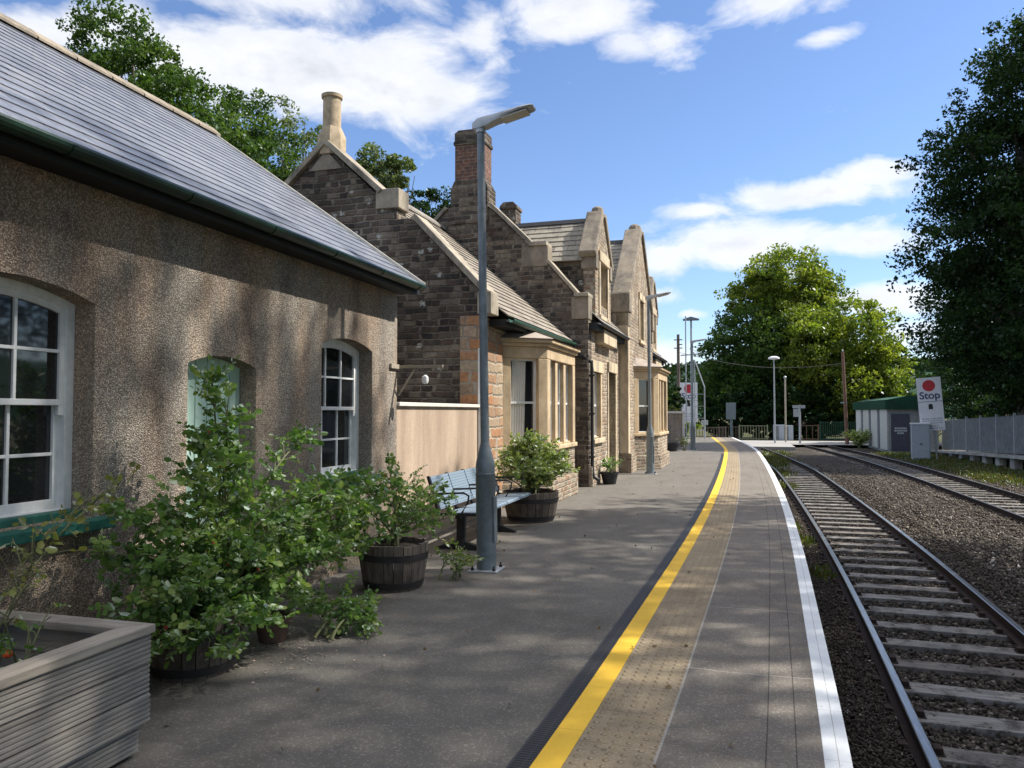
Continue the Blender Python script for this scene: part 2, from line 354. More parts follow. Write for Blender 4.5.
# ------------------------------------------------------------------ geometry
class MB:
    def __init__(s): s.v = []; s.f = []; s.mi = []; s.uv = None
    def add(s, vs, fs, mi=0):
        o = len(s.v); s.v += [tuple(p) for p in vs]; s.f += [tuple(i + o for i in f) for f in fs]; s.mi += [mi] * len(fs); return s
    def box(s, x0, x1, y0, y1, z0, z1, mi=0, rot=0., piv=None):
        vs = [(x, y, z) for z in (z0, z1) for y in (y0, y1) for x in (x0, x1)]
        if rot:
            cx, cy = piv or ((x0 + x1) / 2, (y0 + y1) / 2); c_, s_ = math.cos(rot), math.sin(rot)
            vs = [(cx + (x - cx) * c_ - (y - cy) * s_, cy + (x - cx) * s_ + (y - cy) * c_, z) for x, y, z in vs]
        return s.add(vs, [(0, 2, 3, 1), (4, 5, 7, 6), (0, 1, 5, 4), (2, 6, 7, 3), (0, 4, 6, 2), (1, 3, 7, 5)], mi)
    def prism(s, poly, ax, a, b, mi=0):
        """poly in the plane across axis ax: ax=0 -> (y,z), 1 -> (x,z), 2 -> (x,y)"""
        def P(p, q): return (q, p[0], p[1]) if ax == 0 else (p[0], q, p[1]) if ax == 1 else (p[0], p[1], q)
        n = len(poly)
        area = sum(poly[i][0] * poly[(i + 1) % n][1] - poly[(i + 1) % n][0] * poly[i][1] for i in range(n))
        pl = list(poly) if (area > 0) != (ax == 1) else list(poly)[::-1]
        vs = [P(p, a) for p in pl] + [P(p, b) for p in pl]
        fs = [tuple(range(n - 1, -1, -1)), tuple(range(n, 2 * n))] + [(i, (i + 1) % n, (i + 1) % n + n, i + n) for i in range(n)]
        return s.add(vs, fs, mi)
    def bar(s, p, q, w, h, mi=0, up=(0, 0, 1)):
        p, q = Vector(p), Vector(q); d = (q - p).normalized(); r = d.cross(Vector(up))
        if r.length < 1e-4: r = d.cross(Vector((0, 1, 0)))
        r.normalize(); u = r.cross(d)
        vs = [e + r * a * w / 2 + u * b * h / 2 for e in (p, q) for a, b in ((-1, -1), (1, -1), (1, 1), (-1, 1))]
        return s.add(vs, [(0, 3, 2, 1), (4, 5, 6, 7), (0, 1, 5, 4), (1, 2, 6, 5), (2, 3, 7, 6), (3, 0, 4, 7)], mi)
    def tube(s, pts, r, seg=8, mi=0, cap=True):
        pts = [Vector(p) for p in pts]; n = len(pts); rs = r if isinstance(r, (list, tuple)) else [r] * n
        vs = []
        for i, p in enumerate(pts):
            d = (pts[min(i + 1, n - 1)] - pts[max(i - 1, 0)]).normalized()
            a = d.cross(Vector((0, 0, 1)) if abs(d.z) < .9 else Vector((1, 0, 0))).normalized(); b = d.cross(a)
            for k in range(seg):
                t = 2 * PI * k / seg; vs.append(p + a * math.cos(t) * rs[i] + b * math.sin(t) * rs[i])
        fs = [(i * seg + k, i * seg + (k + 1) % seg, (i + 1) * seg + (k + 1) % seg, (i + 1) * seg + k) for i in range(n - 1) for k in range(seg)]
        if cap: fs += [tuple(range(seg - 1, -1, -1)), tuple((n - 1) * seg + k for k in range(seg))]
        return s.add(vs, fs, mi)
    def lathe(s, prof, cx, cy, seg=24, mi=0, a0=0.):
        n = len(prof); vs = [(cx + r * math.cos(2 * PI * k / seg + a0), cy + r * math.sin(2 * PI * k / seg + a0), z) for r, z in prof for k in range(seg)]
        fs = [(i * seg + k, i * seg + (k + 1) % seg, (i + 1) * seg + (k + 1) % seg, (i + 1) * seg + k) for i in range(n - 1) for k in range(seg)]
        fs += [tuple(range(seg - 1, -1, -1)), tuple((n - 1) * seg + k for k in range(seg))]
        return s.add(vs, fs, mi)
    def build(s, name, mats, parent=None, bevel=0., smooth=False, loc=None):
        """vertices are in world space (before any rotation of the parent); stored relative to the parent's origin"""
        if not isinstance(mats, (list, tuple)): mats = [mats]
        org = Vector((0, 0, 0))
        if parent is not None:
            org = Vector(parent['org'])
        elif loc is not None: org = Vector(loc)
        me = bpy.data.meshes.new(name)
        me.from_pydata([(p[0] - org.x, p[1] - org.y, p[2] - org.z) for p in s.v], [], s.f)
        for m in mats: me.materials.append(M[m] if isinstance(m, str) else m)
        me.polygons.foreach_set('material_index', s.mi)
        if s.uv is not None:
            ul = me.uv_layers.new(name='UVMap')
            for lp in me.loops: ul.data[lp.index].uv = s.uv[lp.vertex_index]
        if smooth: me.polygons.foreach_set('use_smooth', [True] * len(s.f)); 
        me.update()
        o = bpy.data.objects.new(name, me); COL.objects.link(o)
        if smooth:
            try: me.set_sharp_from_angle(angle=R(40))
            except Exception: pass
        if bevel:
            b = o.modifiers.new('bevel', 'BEVEL'); b.width = bevel; b.segments = 2; b.limit_method = 'ANGLE'; b.angle_limit = R(40)
        if parent is not None: o.parent = parent; 
        elif loc is not None: o.location = loc
        o['org'] = tuple(org)
        return o

def tag(o, label, cat, group=None):
    o['label'] = label; o['category'] = cat
    if group: o['group'] = group
    return o
def struct(o, kind='structure'): o['kind'] = kind; return o
def thing(name, label, cat, loc=(0, 0, 0), rz=0., group=None):
    o = bpy.data.objects.new(name, None); COL.objects.link(o); o.location = loc; o.rotation_euler = (0, 0, rz)
    o.empty_display_size = .2; o['org'] = tuple(loc); return tag(o, label, cat, group)
def kids(o): return [c for c in bpy.data.objects if c.parent == o]
def dup(o, loc, rz=None, label=None, parent=None, scale=None):
    c = o.copy(); COL.objects.link(c)
    if parent is not None: c.parent = parent
    else:
        c.location = loc
        if rz is not None: c.rotation_euler = (0, 0, rz)
        if scale is not None: c.scale = scale
        if label: c['label'] = label
    for ch in kids(o):
        if ch is not c: dup(ch, None, parent=c)
    return c

def interp(tab, y):
    xs = [p[0] for p in tab]; vs = [p[1] for p in tab]
    if y <= xs[0]: i = 0
    elif y >= xs[-1]: i = len(xs) - 2
    else: i = max(k for k in range(len(xs) - 1) if xs[k] <= y)
    def m(k):
        if k <= 0: return (vs[1] - vs[0]) / (xs[1] - xs[0])
        if k >= len(xs) - 1: return (vs[-1] - vs[-2]) / (xs[-1] - xs[-2])
        return (vs[k + 1] - vs[k - 1]) / (xs[k + 1] - xs[k - 1])
    h = xs[i + 1] - xs[i]; t = (y - xs[i]) / h
    if t < 0: return vs[i] + m(i) * (y - xs[i])
    if t > 1: return vs[i + 1] + m(i + 1) * (y - xs[i + 1])
    return ((2*t**3 - 3*t*t + 1) * vs[i] + (t**3 - 2*t*t + t) * h * m(i) + (-2*t**3 + 3*t*t) * vs[i + 1] + (t**3 - t*t) * h * m(i + 1))
EDGE = [(-12, -.75), (-4, -.05), (0, .25), (3.7, .47), (5.7, .56), (9.3, .70), (13, .80), (17.2, .86), (23, .885), (29, .86), (34, .77), (40, .42), (48.5, -.20), (56, -.95), (70, -2.9)]
def edge(y): return interp(EDGE, y)
FAR = [(-12, 5.2), (5, 5.8), (20, 6.05), (32, 6.02), (43, 5.7), (56, 4.7), (70, 2.9), (90, -.5)]
def far(y): return interp(FAR, y)
def ys(a, b, st): n = max(1, int(round((b - a) / st))); return [a + (b - a) * i / n for i in range(n + 1)]

def strip(name, mat, o0, o1, z, a=-6., b=49., parent=None, fn=edge):
    mb = MB(); uv = []; L = 0.; prev = None; Y = ys(a, b, .5)
    for y in Y:
        e = fn(y)
        if prev: L += math.hypot(e - prev[0], y - prev[1])
        prev = (e, y); mb.v += [(e + o0, y, z), (e + o1, y, z)]; uv += [(0., L), (o1 - o0, L)]
    for i in range(len(Y) - 1): mb.f.append((2*i, 2*i + 1, 2*i + 3, 2*i + 2)); mb.mi.append(0)
    mb.uv = uv; return mb.build(name, mat, parent)

# ------------------------------------------------------------------ setting
g = MB(); S = 1500
g.add([(-S, -S, -1.02), (S, -S, -1.02), (S, S, -1.02), (-S, S, -1.02)], [(0, 1, 2, 3)])
struct(g.build('ground', 'earth'))
# platform body
mb = MB(); Y = ys(-6, 49, .5) + [53.]
for y in Y:
    zt = 0. if y <= 49 else -.55
    mb.v += [(-14, y, zt), (edge(y), y, zt), (edge(y) - .06, y, -1.02)]
for i in range(len(Y) - 1):
    a = 3 * i; mb.f += [(a, a + 1, a + 4, a + 3), (a + 1, a + 2, a + 5, a + 4)]; mb.mi += [0, 1]
struct(mb.build('platform', ['asphalt', 'platform_face']))
struct(strip('platform_edge_slabs', 'edge_slab', -.83, -.11, .004))
struct(strip('tactile_paving', 'tactile', -1.20, -.83, .004))
struct(strip('yellow_line', 'yellow_paint', -1.33, -1.20, .006))
struct(strip('drainage_channel', 'drain', -1.43, -1.335, .004, b=30))
struct(strip('white_edge_line', 'white_line', -.115, .0, .006))
# ballast bed
mb = MB(); Y = ys(-8, 57, 1.)
def bed(y):
    e, f = edge(y), far(y); g_ = lambda b: [(b - .62, -.905), (b - .12, -.888), (b - .05, -.945), (b + 1.55, -.945), (b + 1.62, -.888), (b + 2.15, -.905)]
    return [(e - .02, -.90)] + g_(e + .66) + [((e + f) / 2 + .7, -.925)] + (g_(f) if f - e > 3.7 else [(f + u, -.92) for u in (-.3, -.1, 0, 1.5, 1.6, 2.1)]) + [(9.2, -.945), (10.4, -1.03)]
for y in Y: mb.v += [(x, y, z) for x, z in bed(y)]
nb_ = len(bed(0.))
for i in range(len(Y) - 1):
    a = nb_ * i
    for k in range(nb_ - 1): mb.f.append((a + k, a + k + 1, a + k + nb_ + 1, a + k + nb_)); mb.mi.append(0)
struct(mb.build('ballast_bed', 'ballast_bed'))
# level crossing road and far road
mb = MB(); mb.add([(-30, 58, -.80), (40, 61, -.80), (40, 69, -.80), (-30, 66, -.80)], [(0, 1, 2, 3)]); struct(mb.build('road', 'road_grey'))
mb = MB(); mb.box(-1.9, 3.6, 53.0, 58.4, -1.0, -.70); struct(mb.build('crossing_apron', 'road_grey'))

def stones(name, n, gen, smin, smax, mat='ballast_stone'):
    base = np.array([(1, 0, 0), (-1, 0, 0), (0, 1, 0), (0, -1, 0), (0, 0, 1), (0, 0, -1)], float)
    base = np.concatenate([base]); F = np.array([(0, 2, 4), (2, 1, 4), (1, 3, 4), (3, 0, 4), (2, 0, 5), (1, 2, 5), (3, 1, 5), (0, 3, 5)])
    P, tint, sf = gen(n); n = len(P)
    sz = sf[:, None, None] * RNG.uniform(smin, smax, (n, 1, 1)) * RNG.uniform(.6, 1.2, (n, 1, 3))
    V = base[None] * sz + RNG.normal(0, .28, (n, 6, 3)) * sz
    a = RNG.uniform(0, 2 * PI, (n, 3)); 
    for ax in range(3):
        c, s_ = np.cos(a[:, ax])[:, None], np.sin(a[:, ax])[:, None]; i, j = (ax + 1) % 3, (ax + 2) % 3
        vi, vj = V[:, :, i].copy(), V[:, :, j].copy(); V[:, :, i] = vi * c - vj * s_; V[:, :, j] = vi * s_ + vj * c
    V += P[:, None, :]
    return fastmesh(name, V.reshape(-1, 3), (F[None] + (np.arange(n) * 6)[:, None, None]).reshape(-1, 3), mat, np.repeat(tint, 6))

def fastmesh(name, V, F, mat, tint=None, parent=None, smooth=False):
    me = bpy.data.meshes.new(name); k = F.shape[1]
    me.vertices.add(len(V)); me.vertices.foreach_set('co', np.ascontiguousarray(V, np.float32).ravel())
    me.loops.add(F.size); me.loops.foreach_set('vertex_index', np.ascontiguousarray(F, np.int32).ravel())
    me.polygons.add(len(F)); me.polygons.foreach_set('loop_start', np.arange(0, F.size, k, dtype=np.int32))
    try: me.polygons.foreach_set('loop_total', np.full(len(F), k, dtype=np.int32))
    except Exception: pass
    if smooth: me.polygons.foreach_set('use_smooth', np.ones(len(F), bool))
    me.update(calc_edges=True); me.validate()
    if tint is not None:
        at = me.attributes.new('tint', 'FLOAT', 'POINT'); at.data.foreach_set('value', np.ascontiguousarray(tint, np.float32))
    me.materials.append(M[mat]); o = bpy.data.objects.new(name, me); COL.objects.link(o)
    if parent is not None: o.parent = parent
    o['org'] = (0, 0, 0); return o

EY = np.linspace(-8, 60, 300); EX = np.array([edge(y) for y in EY]); FX = np.array([far(y) for y in EY])
def ball(n):
    y = 4.2 + RNG.beta(1., 2.6, n) * 36; e = np.interp(y, EY, EX); x = e + .02 + RNG.uniform(0, 1, n) ** 1.0 * (9.6 - e); m_ = RNG.uniform(0, 1, n) < .2; x = np.where(m_, e + RNG.uniform(.02, .62, n), x); y = np.where(m_, 4.2 + RNG.beta(1., 3.5, n) * 30, y); e = np.interp(y, EY, EX)
    dx = np.minimum(np.abs(x - e - .66), np.abs(x - e - 2.14)); f = np.interp(y, EY, FX)
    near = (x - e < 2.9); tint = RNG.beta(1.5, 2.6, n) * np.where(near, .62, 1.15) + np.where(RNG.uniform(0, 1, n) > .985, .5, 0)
    out1 = ((x - e < .60) | ((x - e > 2.2) & (x - e < 2.95)) | ((x > f - .65) & (x < f - .06)) | ((x > f + 1.56) & (x < f + 2.2)))
    z = np.where(out1, -.888, np.where(((x - e > .6) & (x - e < 2.2)) | ((x > f) & (x < f + 1.5)), -.938, -.91)) + RNG.uniform(-.012, .026, n)
    keep = (dx > .09) & (np.abs(x - f) > .1) & (np.abs(x - f - 1.5) > .1)
    sf = np.where(x - e < .62, .55, np.where(x - e < 2.3, .8, 1.)) * RNG.uniform(.7, 1.15, n)
    return np.stack([x, y, z], 1)[keep], np.clip(tint, 0, 1)[keep], sf[keep]
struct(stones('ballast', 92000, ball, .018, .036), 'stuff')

# rails
def track(label, off, fn, a, b, spacing, group, wid=2.5):
    t = thing('railway_track', label, 'railway track', (fn(a) + off, a, -.9), 0, group)
    for q in (0., 1.505):
        mb = MB(); prof = [(-.065, -.15), (.065, -.15), (.065, -.138), (.012, -.12), (.012, -.045), (.035, -.035), (.035, -.006), (.028, 0), (-.028, 0), (-.035, -.006), (-.035, -.035), (-.012, -.045), (-.012, -.12), (-.065, -.138)]
        n = len(prof); Y = ys(a, b, 1.)
        for y in Y:
            for px, pz in prof: mb.v.append((fn(y) + off + q + px, y, -.75 + pz))
        for i in range(len(Y) - 1):
            for k in range(n):
                mb.f.append((i*n + k, i*n + (k + 1) % n, (i + 1)*n + (k + 1) % n, (i + 1)*n + k)); mb.mi.append(1 if k in (6, 7, 8) else 0)
        mb.build('rail', ['rail_side', 'rail_head'], t)
    y = a + .3; random.seed(5)
    while y < b - .3:
        d = math.atan2(fn(y + .5) - fn(y - .5), 1.); cx = fn(y) + off + .7525; mb = MB(); j = random.uniform(-.05, .05); w = .125 + random.uniform(-.008, .012); zt = -.895 + random.uniform(-.008, .006)
        mb.box(cx - wid / 2 + j, cx + wid / 2 + j, y - w, y + w, -1.0, zt, 0, -d)
        for q in (-.7525, .7525):
            mb.box(cx + q - .16, cx + q + .16, y - .07, y + .07, zt - .001, -.888, 1, -d, (cx, y))
            for e in (-.115, .115): mb.box(cx + q + e - .03, cx + q + e + .03, y - .05, y + .05, -.889, -.845, 1, -d, (cx, y))
        mb.build('sleeper', ['sleeper_wood', 'rail_side'], t, bevel=.008); y += spacing
    return t
track('polished railway track curving close beside the platform edge', .66, edge, -2., 57.5, .72, 'railway tracks')
track('duller railway track beyond the ballast, nearer the grey fence', 0., far, 6., 57.5, .72, 'railway tracks')

# ------------------------------------------------------------------ windows
def sash(root_name, x, y0, y1, z0, z1, parent, rows=4, cols=3, arch=.09, glassx=.05, horn=True):
    """white box sash in a wall facing +x; x = outer face of the frame"""
    fr = MB(); w = .06; H_ = z1 - z0; n = 10; hw = (y1 - y0)
    def az_(y): return z1 + arch * (1 - ((2 * (y - y0) / hw - 1)) ** 2)
    def arc(m, ya, yb, o0, o1, xa, xb):
        for i in range(n):
            a, b = ya + (yb - ya) * i / n, ya + (yb - ya) * (i + 1) / n
            m.prism([(a, az_(a) - o1), (b, az_(b) - o1), (b, az_(b) - o0), (a, az_(a) - o0)], 0, xa, xb)
    fr.box(x - .07, x, y0, y0 + w, z0, z1); fr.box(x - .07, x, y1 - w, y1, z0, z1)
    fr.box(x - .07, x + .012, y0 + w, y1 - w, z0, z0 + .05); arc(fr, y0, y1, -.005, .05, x - .069, x - .001)
    f = fr.build('window_frame', 'white_paint', parent, bevel=.004)
    zm = (z0 + z1 + arch) / 2; st = .038; gl = .02
    for k, (a, b, dx) in enumerate(((zm - .02, z1 - .012, -.012), (z0 + .045, zm + .02, -.05))):
        s = MB(); ya, yb = y0 + w - .004, y1 - w + .004; X0, X1 = x + dx - .035, x + dx; r2 = rows // 2
        s.box(X0, X1, ya, ya + st, a, b); s.box(X0, X1, yb - st, yb, a, b); s.box(X0 - .001, X1 + .001, ya + st, yb - st, a, a + (.036 if k == 0 else .06))
        if k == 0: arc(s, ya, yb, .045, .09, X0 - .001, X1 + .001)
        else: s.box(X0 - .001, X1 + .001, ya + st, yb - st, b - .036, b)
        for c in range(1, cols):
            yc = ya + (yb - ya) * c / cols; s.box(X0 + .004, X1 - .003, yc - gl / 2, yc + gl / 2, a + .03, (az_(yc) - .07) if k == 0 else b - .03)
        for c in range(1, r2):
            zc = a + (b + (arch * .5 if k == 0 else 0) - a) * c / r2; s.box(X0 + .005, X1 - .004, ya + st, yb - st, zc - gl / 2, zc + gl / 2)
        if k == 0 and horn:
            for yy in (ya, yb - st): s.box(X0 + .002, X1 - .002, yy, yy + st, a - .06, a + .001)
        s.build('sash', 'white_paint', f, bevel=.003)
        p = MB(); p.prism([(ya + .01, a + .01), (yb - .01, a + .01)] + ([(y, az_(y) - .06) for y in [yb - .01 - (yb - ya - .02) * i / 8 for i in range(9)]] if k == 0 else [(yb - .01, b - .01), (ya + .01, b - .01)]), 0, X0 + .012, X0 + .016); p.build('pane', 'window_glass', f)
    return f

def arch_poly(y0, y1, z1, arch, ztop, n=10):
    hw = (y1 - y0)
    return [(y1, ztop), (y0, ztop)] + [(y0 + hw * i / n, z1 + arch * (1 - ((i / n - .5) * 2) ** 2)) for i in range(n + 1)]

def roof_slope(mb, y0, y1, xe, ze, xr, zr, course=.19, th=.012, axis='y', jitter=.0):
    """overlapping courses from eave (xe,ze) to ridge (xr,zr); axis is the direction the eave runs in"""
    dx, dz = xr - xe, zr - ze; L = math.hypot(dx, dz); n = max(1, int(round(L / course))); ux, uz = dx / L, dz / L
    nx, nz = -uz * (1 if dx > 0 else -1), ux * (1 if dx > 0 else -1)
    if nz < 0: nx, nz = -nx, -nz
    for i in range(n):
        a, b = i * L / n, min(L, (i + 1) * L / n + .03)
        lift = th * 1.0
        p0 = (xe + ux * a + nx * lift, ze + uz * a + nz * lift); p1 = (xe + ux * b, ze + uz * b)
        q0 = (xe + ux * a - nx * .004, ze + uz * a - nz * .004); q1 = (p1[0] - nx * .01, p1[1] - nz * .01)
        poly = [q0, q1, p1, p0]
        mb.prism(poly, 1 if axis == 'y' else 0, y0, y1)

# ------------------------------------------------------------------ front building
XW = -3.7
fb = thing('station_outbuilding', 'low pebble-dashed outbuilding with blue slate roof and green door, nearest on the left', 'building', (XW, 8., 0))
O1 = (2.66, 3.72, .93, 2.20); OD = (4.54, 5.34, 0., 1.90); O2 = (6.35, 7.38, .90, 2.19)
w = MB(); T = XW - .34; YA = -3.
def rw(a, b, c, d): w.box(T, XW, a, b, c, d)
rw(YA, O1[0], -.02, 2.95); rw(O1[1], OD[0], -.02, 2.95); rw(OD[1], O2[0], -.02, 2.95); rw(O2[1], 8.0, -.02, 2.95)
for o, ar in ((O1, .09), (OD, .07), (O2, .09)):
    if o[2] > 0: rw(o[0], o[1], -.02, o[2])
    w.prism(arch_poly(o[0], o[1], o[3], ar, 2.95), 0, T, XW)
# end gable wall
w.prism([(T + .002, -.02), (T + .002, 2.95), (-6.37, 4.98), (-9.0, 2.95), (-9.0, -.02)], 1, 7.7, 8.0)
w.build('wall', 'pebbledash', fb)
sash('w', XW - .15, O1[0] - .04, O1[1] + .0, O1[2], O1[3], fb); sash('w', XW - .15, O2[0], O2[1], O2[2], O2[3], fb)
for o in (O1, O2):
    s = MB(); s.box(XW - .17, XW + .11, o[0] - .05, o[1] + .08, o[2] - .07, o[2] - .005); s.box(XW - .15, XW - .06, o[0] + .002, o[1] - .002, o[2] - .005, o[2] + .045); s.build('window_sill', 'sill_green', fb, bevel=.008)
dm = MB()
for i in range(6):
    a = OD[0] + (OD[1] - OD[0]) * i / 6; dm.box(XW - .20, XW - .15, a + .004, a + (OD[1] - OD[0]) / 6 - .004, .02, 2.0)
dm.box(XW - .2, XW - .17, OD[0], OD[1], .02, 1.99)
do = dm.build('door', 'door_green', fb, bevel=.004)
h = MB(); h.tube([(XW - .15, OD[1] - .12, .95), (XW - .11, OD[1] - .12, .95), (XW - .11, OD[1] - .12, 1.08), (XW - .15, OD[1] - .12, 1.08)], .009, 6); h.build('handle', 'black_iron', do)
r = MB(); ZE, XE, ZR, XR = 3.0, -3.45, 5.10, -6.37
roof_slope(r, YA, 8.12, XE, ZE, XR, ZR, .185, .009); roof_slope(r, YA, 8.12, 2*XR - XE, ZE, XR, ZR, .185, .009)
r.box(T - .2, XE - .06, YA, 8.0, 2.952, 2.985); 
ro = r.build('roof', 'blue_slate', fb)
rt = MB()
y = YA
while y < 8.1:
    b = min(y + .44, 8.2); rt.prism([(XR - .13, ZR - .06), (XR, ZR + .03), (XR + .13, ZR - .06), (XR + .13, ZR - .035), (XR + .02, ZR + .06), (XR - .02, ZR + .06), (XR - .13, ZR - .035)], 1, y, b - .006); y += .45
rt.build('ridge_tiles', 'kneeler_stone', ro)
vb = MB(); vb.bar((XE + .02, 8.135, ZE + .0), (XR, 8.135, ZR - .01), .028, .06); vb.build('verge_board', 'cream_paint', ro)
gm = MB(); pr = [(-.05, 0.015)] + [(.05 * math.cos(PI + PI * i / 8), .05 * math.sin(PI + PI * i / 8)) for i in range(9)] + [(.045, .015), (.041, 0.)] + [(.041 * math.cos(-PI * i / 8), .041 * math.sin(-PI * i / 8)) for i in range(1, 9)]
gx, gz = XE + .035, ZE - .03
gm.prism([(gx + a, gz + b) for a, b in pr], 1, YA, 8.05)
for yy in ys(YA + .6, 7.9, .95): gm.prism([(gx + 1.13 * math.cos(PI + PI * i / 8) * .05, gz + 1.13 * math.sin(PI + PI * i / 8) * .05) for i in range(9)] , 1, yy, yy + .03)
gm.build('gutter', 'gutter_green', fb)
fm = MB(); fm.box(XE - .045, XE - .02, YA, 8.1, ZE - .115, ZE - .012); fm.box(T + .1, XE - .047, YA, 8.0, ZE - .10, ZE - .08); fm.build('fascia', 'soffit_black', fb)

# yard wall
yw = thing('yard_wall', 'low pink rendered wall with pale coping between the outbuilding and the stone house', 'wall', (XW, 9.4, 0))
mb = MB(); mb.box(XW - .2, XW - .004, 8.002, 10.86, -.02, 1.62); mb.build('wall_panel', 'pink_render', yw)
mb = MB(); mb.box(XW - .24, XW + .035, 8.004, 10.84, 1.62, 1.665); mb.build('coping', 'cream_paint', yw, bevel=.006)
dp = tag((lambda m: m.build('white_post', 'white_paint', None, bevel=.004, loc=(XW, 10.9, 0)))(MB().box(XW - .0, XW + .05, 10.84, 10.895, 0, 2.5)), 'white painted post at the corner of the stone house by the pink wall', 'post')
# timber hanging bracket
hb = thing('hanging_bracket', 'timber basket bracket with diagonal strut on the outbuilding corner', 'bracket', (XW, 8.02, 1.8))
mb = MB(); mb.box(XW - .02, XW + .55, 8.006, 8.035, 2.05, 2.082); mb.box(XW + .004, XW + .03, 7.8, 8.0, 2.04, 2.09); mb.build('arm', 'arm_wood', hb)
mb = MB(); mb.bar((XW + .01, 8.02, 1.74), (XW + .22, 8.02, 2.055), .014, .018); mb.build('strut', 'arm_wood', hb)
for q in (.12, .32, .5):
    mb = MB(); mb.tube([(XW + q, 8.025, 2.04), (XW + q, 8.025, 1.99), (XW + q + .015, 8.025, 1.975), (XW + q + .03, 8.025, 1.99)], .004, 6); mb.build('hook', 'black_iron', hb)
mb = MB(); mb.lathe([(.006, 1.97), (.035, 1.95), (.04, 1.91), (.03, 1.875), (.006, 1.865)], XW + .335, 8.025, 12); mb.build('globe', 'white_paint', hb, smooth=True)

# ------------------------------------------------------------------ station house
ORG = (-3.7, 10.9, 0.)
sh = thing('station_house', 'tall Victorian stone station house with steep gables, tall chimneys and bay windows', 'building', ORG, R(-1.0))
def gable(mb, pts, y0, y1): mb.prism(pts, 1, y0, y1)
def seg_slab(mb, p, q, t, a0, a1, ax=1):
    """slab lying on the segment p-q of a gable outline (plane across ax)"""
    dx, dz = q[0] - p[0], q[1] - p[1]; L = math.hypot(dx, dz); nx, nz = -dz / L, dx / L
    if nz < 0 or (abs(nz) < 1e-6 and nx < 0): nx, nz = -nx, -nz
    mb.prism([p, q, (q[0] + nx * t, q[1] + nz * t), (p[0] + nx * t, p[1] + nz * t)], ax, a0, a1)

# west wing with its own gable
XA = -6.33
half = [(-3.7, 0), (-3.7, 3.38), (-4.82, 4.56), (-5.07, 4.56), (-5.07, 4.96), (-5.40, 4.97), (XA, 5.84)]
full = half + [(2 * XA - x, z) for x, z in half[-2::-1]]
mb = MB(); gable(mb, full, 10.9, 11.24); mb.box(-4.05, -3.702, 11.24, 15.8, 0, 3.02); mb.build('gable_wall', 'shaded_rubble', sh)
mb = MB(); mb.box(-4.0, -3.682, 10.88, 12.0, 0.0, 3.0); mb.build('corner_quoins', 'quoin_stone', sh)
mb = MB()
for s_ in (1, -1):
    f = (lambda x: x) if s_ == 1 else (lambda x: 2 * XA - x)
    seg_slab(mb, (f(-3.62), 3.32), (f(-4.80), 4.56), .09, 10.83, 11.3); seg_slab(mb, (f(-5.36), 4.985), (f(XA + .004 * s_), 5.86), .09, 10.83, 11.3)
    a, b = sorted((f(-5.02), f(-5.42))); mb.box(a, b, 10.86, 11.24, 4.74, 5.05)
    a, b = sorted((f(-3.50), f(-3.72))); mb.box(a, b, 10.86, 11.22, 3.02, 3.36)
mb.build('coping', 'coping_stone', sh, bevel=.012)
mb = MB(); mb.prism([(XA - .3, 5.46), (XA + .3, 5.46), (XA + .04, 5.74), (XA - .04, 5.74)], 1, 10.885, 10.9); mb.build('apex_stone', 'kneeler_stone', sh)
mb = MB(); mb.lathe([(.23, 5.72), (.23, 6.04), (.17, 6.17), (.155, 6.2)], XA, 11.07, 8, a0=PI / 8); mb.lathe([(.15, 6.15), (.145, 6.68), (.17, 6.69), (.175, 6.74), (.12, 6.75)], XA, 11.07, 16); ch = mb.build('chimney', 'pot_buff', sh, smooth=True)
r = MB(); roof_slope(r, 11.28, 15.8, -3.36, 3.02, XA, 5.62, .2, .02); roof_slope(r, 11.28, 15.8, 2 * XA + 3.36, 3.02, XA, 5.62, .2, .02); ro = r.build('roof', 'stone_slate', sh)
mb = MB(); mb.prism([(XA - .12, 5.56), (XA, 5.66), (XA + .12, 5.56), (XA + .12, 5.6), (XA, 5.72), (XA - .12, 5.6)], 1, 11.28, 15.8); mb.build('ridge_tiles', 'grey_slate', ro)
mb = MB(); mb.prism([(-3.32 + a, 2.97 + b) for a, b in pr], 1, 11.3, 15.75); mb.build('gutter', 'green_iron', sh)
mb = MB(); mb.box(-3.72, -3.40, 11.3, 15.75, 2.88, 2.985); mb.build('eaves_board', 'soffit_black', sh)

